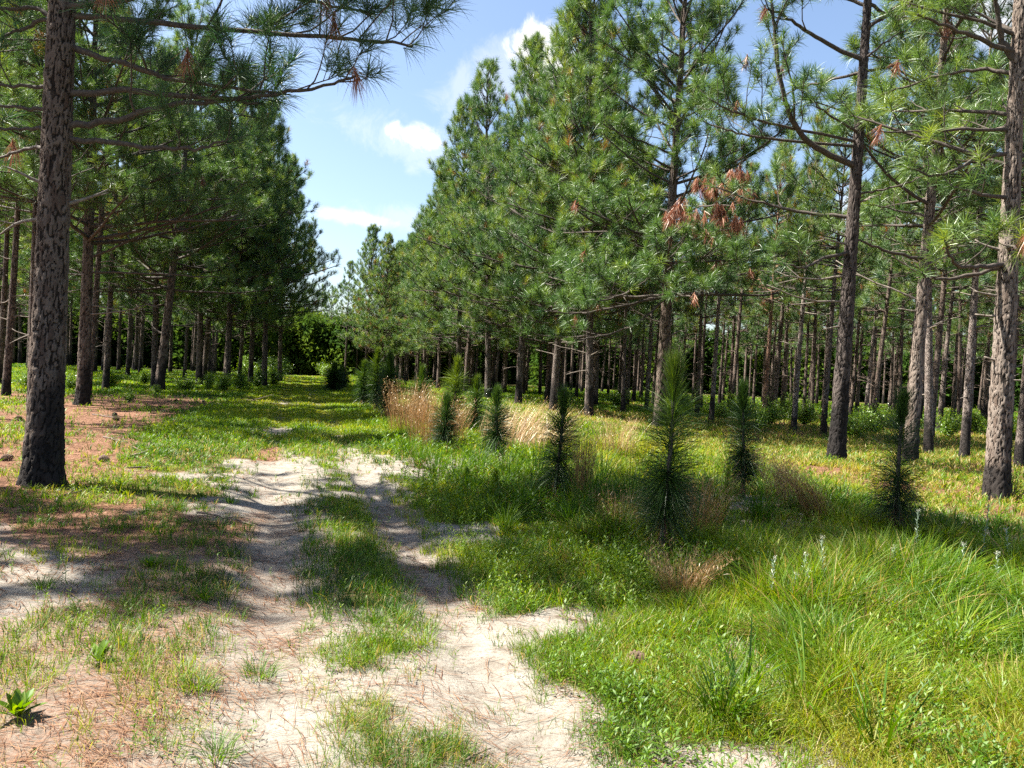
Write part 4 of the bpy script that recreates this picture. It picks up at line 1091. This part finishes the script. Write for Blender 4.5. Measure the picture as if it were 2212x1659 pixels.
dry_clump(878, 930, 1.35, 'upright tan dry grass clump, leftmost along the verge', 601, 360, .42, .26, .5, 17.5)
dry_clump(926, 965, 1.20, 'orange-tan dry grass clump in front of the bright sapling', 602, 340, .38, .26, .3, 14.8)
dry_clump(965, 960, 1.1, 'tan dry grass clump between the two short saplings', 603, 300, .35, .3, .5, 15)
dry_clump(1110, 955, 1.15, 'pale arching dry grass clump right of the small dark sapling', 604, 330, .45, .5, .65, 14.5, 20)
dry_clump(1165, 975, 1.1, 'pale arching dry grass clump behind the narrow dark sapling', 605, 320, .45, .55, .65, 13.8, 10)
dry_clump(1065, 950, 1.0, 'pale dry grass clump behind the small dark sapling', 606, 320, .35, .4, .8, 15.5, 30)
dry_clump(1256, 1110, 1.05, 'thin orange dry grass clump standing alone right of the narrow dark sapling', 607, 260, .10, .12, .3, 8.8)
dry_clump(1330, 960, .9, 'pale wispy dry grass behind the orange clump', 608, 200, .3, .3, .7, 14)
dry_clump(1775, 1150, .95, 'brown dry grass clump leaning left towards the dark squat sapling', 609, 300, .2, .75, .3, 8.6, 165)
dry_clump(1700, 1105, .8, 'fine dry grass wisps right of the dark squat sapling', 610, 260, .25, .35, .5, 9.5, 160)
dry_clump(1500, 1180, .85, 'brown wispy dry grass right of the tallest sapling', 613, 260, .2, .3, .3, 7.2)
dry_clump(1345, 1190, .6, 'short brown-green wispy clump left of the tallest sapling', 615, 200, .18, .4, .2, 7.2, None, None, 0)
dry_clump(1470, 1330, .45, 'golden-brown dry tussock below the tallest sapling', 616, 260, .13, .6, .4, 5.4)


def tussock(px, py, h, label, seed, n=220, w=.006, spread=.07, lean=.8, tint=.4, brown=0, name='grass_tussock'):
    g = np.random.default_rng(seed); b = P(px, py); e = empty(name, b); tag(e, label, 'grass tussock', 'tall grass clumps of the verge' if 'weedy verge' in label else None)
    a = g.random(n) * 6.283; q = g.random(n) * spread; base = np.stack([np.cos(a) * q, np.sin(a) * q, np.full(n, -.01)], 1)
    V, T, A = blades(base, a + g.normal(size=n) * .4, h * g.uniform(.5, 1.15, n), w * g.uniform(.6, 1.2, n), np.abs(g.normal(lean, .3, n)), np.clip(g.normal(tint, .12, n), 0, .85), g)
    link('blades', mesh_np('blades', V, T, {'tint': A}), M_GRASS, e)
    if brown:
        a = g.random(brown) * 6.283; q = g.random(brown) * spread; base = np.stack([np.cos(a) * q, np.sin(a) * q, np.full(brown, .0)], 1)
        V, T, A = blades(base, a, h * g.uniform(.3, .75, brown), w * .8 * g.uniform(.6, 1.2, brown), g.uniform(.8, 1.6, brown), np.clip(g.normal(.3, .2, brown), 0, 1), g)
        link('dead_blades', mesh_np('dead_blades', V, T, {'tint': A}), M_DRY, e)
    return e


tussock(1740, 1425, .34, 'round grass tussock with a mass of rusty dead blades at its heart', 701, 260, .005, .07, .9, .35, 420)
tussock(1660, 1410, .26, 'grass tussock with straw-coloured dead blades, left of the rusty one', 702, 160, .005, .07, .9, .5, 300)
tussock(2195, 1345, .42, 'browned grass tussock at the right edge', 703, 240, .005, .1, .9, .5, 500)
tussock(1600, 1520, .50, 'clump of broad dark blades standing tall near the bottom of the verge', 704, 34, .010, .09, .55, .3)
tussock(1560, 1560, .34, 'dense dark green tuft at the foot of the broad-bladed clump', 705, 150, .007, .09, .7, .12)
tussock(1740, 1555, .42, 'open clump of broad pale blades below the rusty tussock', 706, 26, .011, .08, .75, .5)
tussock(1900, 1655, .40, 'broad-bladed clump at the bottom edge', 707, 40, .010, .10, .6, .35)
tussock(1090, 1150, .38, 'bright fine-bladed tuft at the verge beside the right wheel rut', 708, 140, .006, .06, .6, .45)
tussock(2070, 1430, .38, 'sunlit arching tussock in the middle of the lush grass', 709, 240, .006, .09, .9, .65)
tussock(2050, 1300, .40, 'long arching tussock at the border of tree shade', 710, 240, .006, .1, .9, .6)
tussock(1660, 1270, .36, 'arching light-green tussock left of the white-topped flowers', 711, 260, .006, .12, .9, .5)


for i, (px, py, h) in enumerate(((905, 1010, .5), (940, 1030, .6), (985, 1045, .6), (1015, 1075, .5), (1035, 1040, .7), (1100, 1060, .65), (1130, 1110, .5), (1160, 1060, .7), (1235, 1150, .5), (1290, 1130, .7), (1330, 1190, .5), (1360, 1110, .7), (1300, 1060, .7), (1490, 1160, .6), (1540, 1120, .6), (880, 985, .45), (1640, 1150, .55), (1400, 1060, .7))):
    tussock(px, py, h, 'tall deep-green grass clump in the weedy verge around the saplings', 740 + i, 170, .006, .13, .5, .22, 40)


put(shrub_proto(431, .7, .9, 1500, .04), 'shrub', P(2185, 1088), 'thin dry-leaved bush leaning on the foot of the right-edge pine', 'shrub', None, .75)


def flower_plant(px, py, fw, h, label, seed, grey=True):
    g = np.random.default_rng(seed); b = P(px, py, fw); e = empty('flowering_plant', b, g.random() * 6); tag(e, label, 'wildflower', 'pale-topped wildflowers in the lush grass')
    mb = MB(); pts = curve_pts((0, 0, -.02), g.random() * 6.28, R(84), h, 7, g, .02, .05); mb.tube(pts, np.linspace(.0035, .002, 8), 5); link('stem', mb.mesh('stem'), M_GREY, e)
    k = 46; s = np.linspace(.15, .97, k); p = np.stack([np.interp(s * 7, np.arange(8), pts[:, c]) for c in range(3)], 1); a = np.arange(k) * 2.4; el = .5 + .5 * s
    d = np.stack([np.cos(a) * np.cos(el), np.sin(a) * np.cos(el), np.sin(el)], 1)
    V, T, A = leaves(p, d, g.uniform(.035, .06, k) * (1.1 - .4 * s), np.full(k, .009), g.random(k), g); link('leaves', mesh_np('leaves', V, T, {'tint': A}), M_GREY, e)
    k = 34; p = pts[-1] + g.normal(size=(k, 3)) * [.009, .009, .009]; V, T, A = leaves(p, nrm(g.normal(size=(k, 3)) + [0, 0, .8]), g.uniform(.006, .011, k), np.full(k, .006), g.random(k), g)
    link('flower_head', mesh_np('flower_head', V, T, {'tint': A}), M_PETAL, e)


for i, (px, py, top, lb) in enumerate((
        (1775, 1330, 1178, 'tallest pale-topped wildflower, left part of the lush grass'), (1733, 1330, 1213, 'pale-topped wildflower just left of the tallest one'),
        (1755, 1350, 1250, 'short pale-topped wildflower below the tallest one'), (1702, 1350, 1255, 'pale-topped wildflower nearest the golden tussocks'),
        (1975, 1260, 1120, 'wildflower in tree shade under the spidery sapling'), (1925, 1300, 1200, 'small wildflower at the shade border'),
        (2075, 1290, 1190, 'wildflower leaning right at the shade border'), (2152, 1310, 1210, 'branching pale wildflower near the right edge'),
        (2115, 1240, 1105, 'tall thin wildflower in the shade near the right edge'), (2180, 1260, 1160, 'wildflower in the shade at the right edge'),
        (1660, 1340, 1215, 'slender dark-stemmed wildflower left of the pale ones'))):
    fw = CAMH * F / (py - (800 + (px - 1106) * .049)); flower_plant(px, py, fw, (py - top) / F * fw, lb, 800 + i)


# tall feathery green weeds
def fern_weed(px, py, fw, h, label, seed):
    g = np.random.default_rng(seed); b = P(px, py, fw); e = empty('feathery_weed', b); tag(e, label, 'weed')
    mb = MB(); pts = curve_pts((0, 0, -.02), g.random() * 6.28, R(86), h, 8, g, .0, .03); mb.tube(pts, np.linspace(.006, .002, 9), 5); link('stem', mb.mesh('stem'), M_WEED, e)
    k = 520; s = g.random(k) ** .8 * .95 + .05; p = np.stack([np.interp(s * 8, np.arange(9), pts[:, c]) for c in range(3)], 1); a = g.random(k) * 6.28; el = .1 + .9 * s + g.normal(size=k) * .2
    d = np.stack([np.cos(a) * np.cos(el), np.sin(a) * np.cos(el), np.sin(el)], 1)
    V, T, A = leaves(p, d, .16 * (1.15 - s) + .03, np.full(k, .006), np.clip(.7 + .15 * g.normal(size=k), 0, 1), g); link('leaves', mesh_np('leaves', V, T, {'tint': A}), M_WEED, e)


fern_weed(1562, 1170, 8.2, .62, 'feathery light-green weed spire between the tallest and squat saplings', 901)
fern_weed(1545, 1200, 7.6, .40, 'shorter feathery weed beside the light-green spire', 902)
fern_weed(1065, 1080, 9.3, .40, 'leafy weed spire in the shade at the verge', 903)
fern_weed(1010, 1060, 9.8, .35, 'small weed spire at the verge beside the right wheel rut', 904)


# broad-leaved rosette, small plants on the left shoulder
def rosette(px, py, L, n, label, seed, W=.28, el0=(.6, 1.35), mat=None):
    g = np.random.default_rng(seed); b = P(px, py)
    a = g.random(n) * 6.28; el = g.uniform(*el0, n); d = np.stack([np.cos(a) * np.cos(el), np.sin(a) * np.cos(el), np.sin(el)], 1)
    p = d * .01; LL = L * g.uniform(.6, 1.1, n); side = nrm(np.cross(d, [0, 0, 1.0] + 0 * d)); up = np.cross(side, d); V = []; T = []; A = []
    for i in range(n):
        k = 6; s = np.linspace(0, 1, k); w = LL[i] * W * np.sin(np.pi * np.clip(s * .93 + .05, 0, 1)) ** .8 * .5
        c = p[i] + d[i] * (LL[i] * s)[:, None]; c[:, 2] -= .18 * LL[i] * s * s
        b0 = len(V) and sum(len(v) for v in V)
        V.append(np.concatenate([c + side[i] * w[:, None] + up[i] * w[:, None] * .25, c - side[i] * w[:, None] + up[i] * w[:, None] * .25, c]))
        for j in range(k - 1):
            T += [[b0 + j, b0 + j + 1, b0 + 2 * k + j + 1], [b0 + j, b0 + 2 * k + j + 1, b0 + 2 * k + j], [b0 + k + j, b0 + 2 * k + j, b0 + 2 * k + j + 1], [b0 + k + j, b0 + 2 * k + j + 1, b0 + k + j + 1]]
        A.append(np.full(3 * k, np.clip(g.normal(.6, .15), 0, 1)))
    o = link('leafy_plant', mesh_np('leafy_plant', np.concatenate(V), np.array(T), {'tint': np.concatenate(A)}), mat or M_WEED); o.location = b
    tag(o, label, 'plant')


rosette(38, 1535, .14, 26, 'upright broad-leaved plant casting a small shadow at the left edge', 951)
rosette(212, 1420, .13, 9, 'small plant of long upright oval leaves on the left shoulder', 952)
rosette(325, 1225, .10, 14, 'bushy little plant in a dark hollow left of the left wheel rut', 953)
rosette(1320, 1140, .12, 16, 'broad-leaved weed at the verge below the orange dry grass', 954)

for i, (px, py, lb) in enumerate(((330, 1222, 'wiry grass tuft growing from the dark hollow on the left shoulder'), (425, 1480, 'low dense green tuft on bare sand left of the left rut'), (440, 1290, 'green tuft beside the small plant of the left shoulder'), (90, 1270, 'grass tuft on the left edge of the sand'),
                                  (500, 1085, 'grass tuft in tree shade across the left rut'), (560, 1440, 'small tuft in the left wheel rut'), (470, 1620, 'green tuft at the bottom left of the track'), (380, 1100, 'tuft on straw right of the nearest trunk'))):
    tussock(px, py, .13, lb, 960 + i, 110, .004, .08, .8, .35)


# fallen sticks and cones
def stick(p0, p1, r, label, seed, twigs=2):
    g = np.random.default_rng(seed); a = P(*p0); c = P(*p1); mid = (a + c) / 2; d = (c - a); n = 9
    pts = np.array([(a - mid) + d * t for t in np.linspace(0, 1, n)]); pts[:, :2] += g.normal(size=(n, 2)) * .02 * d.length; pts[:, 2] = r * 1.1 + .012 + height(mid.x + pts[:, 0], mid.y + pts[:, 1]) - mid.z
    mb = MB(); mb.tube(pts, np.linspace(r, r * .4, n), 6)
    for k in range(twigs):
        i = g.integers(2, 6); q = curve_pts(pts[i], math.atan2(d.y, d.x) + g.choice([-.8, .8]), .25, d.length * .3, 3, g, -.1, .15); mb.tube(q, np.linspace(r * .5, r * .2, 4), 5)
    o = link('fallen_branch', mb.mesh('fallen_branch'), M_STICK); o.location = mid; tag(o, label, 'fallen branch')


stick((117, 1090), (190, 1050), .012, 'thin forked branch sticking up beside the foot of the nearest pine', 1001, 3)
stick((277, 1018), (368, 1010), .014, 'fallen branch lying on straw right of the nearest pine', 1002)
stick((290, 992), (330, 975), .02, 'short dark fallen branch on red straw', 1003)
stick((200, 896), (258, 905), .018, 'pale fallen branch beyond the second pine', 1004)
stick((225, 948), (272, 960), .016, 'curved fallen branch in the tree shade', 1005)
stick((500, 862), (610, 875), .03, 'long branch lying on straw right of the fourth pine', 1006)
stick((430, 1110), (560, 1135), .012, 'thin branch lying over the left shoulder', 1007)
stick((880, 1190), (960, 1230), .008, 'small dark twig lying in the right wheel rut', 1008, 1)
stick((1000, 1640), (1060, 1600), .006, 'small twig at the bottom of the track', 1009, 1)


def cone_mesh():
    V = []; T = []; g = np.random.default_rng(3); n = 0
    for k in range(70):
        s = k / 70; r = .035 * math.sin(math.pi * (s * .86 + .1)) + .006; a = k * 2.4; z = (s - .5) * .14
        c = np.array([math.cos(a) * r * .4, math.sin(a) * r * .4, z]); o = np.array([math.cos(a), math.sin(a), .45 - .2 * s]); o /= np.linalg.norm(o)
        sd = np.array([-math.sin(a), math.cos(a), 0]) * .010; up = np.array([0, 0, .004])
        q = [c + sd * .4 - up, c - sd * .4 - up, c + o * r + sd - up, c + o * r - sd - up, c + sd * .4 + up, c - sd * .4 + up, c + o * r + sd + up, c + o * r - sd + up, c + o * (r + .008)]
        V += q
        T += [[n + i for i in t] for t in ((0, 1, 2), (1, 3, 2), (4, 6, 5), (5, 6, 7), (2, 3, 8), (6, 8, 7), (2, 8, 6), (3, 7, 8))]; n += 9
    me = mesh_np('pine_cone', np.array(V), np.array(T)); me.materials.append(M_CONE); return me


CONE = cone_mesh()
gc = np.random.default_rng(44)
for (px, py) in ((250, 908), (248, 897), (40, 905), (450, 856), (470, 862), (440, 868), (480, 852), (505, 878), (225, 1000), (380, 866), (345, 880), (395, 858), (1370, 1445), (60, 985), (15, 1000)):
    o = link('pine_cone', CONE, None); p = P(px, py); o.location = p + Vector((0, 0, .035)); o.rotation_euler = (R(90) + gc.normal() * .2, 0, gc.random() * 6.28)
    o.scale = (1.1,) * 3
    tag(o, 'brown open pine cone lying on the straw and sand left of the track' if px < 1000 else 'brown pine cone lying at the grass edge right of the right wheel rut', 'pine cone', 'fallen pine cones' if px < 1000 else None)
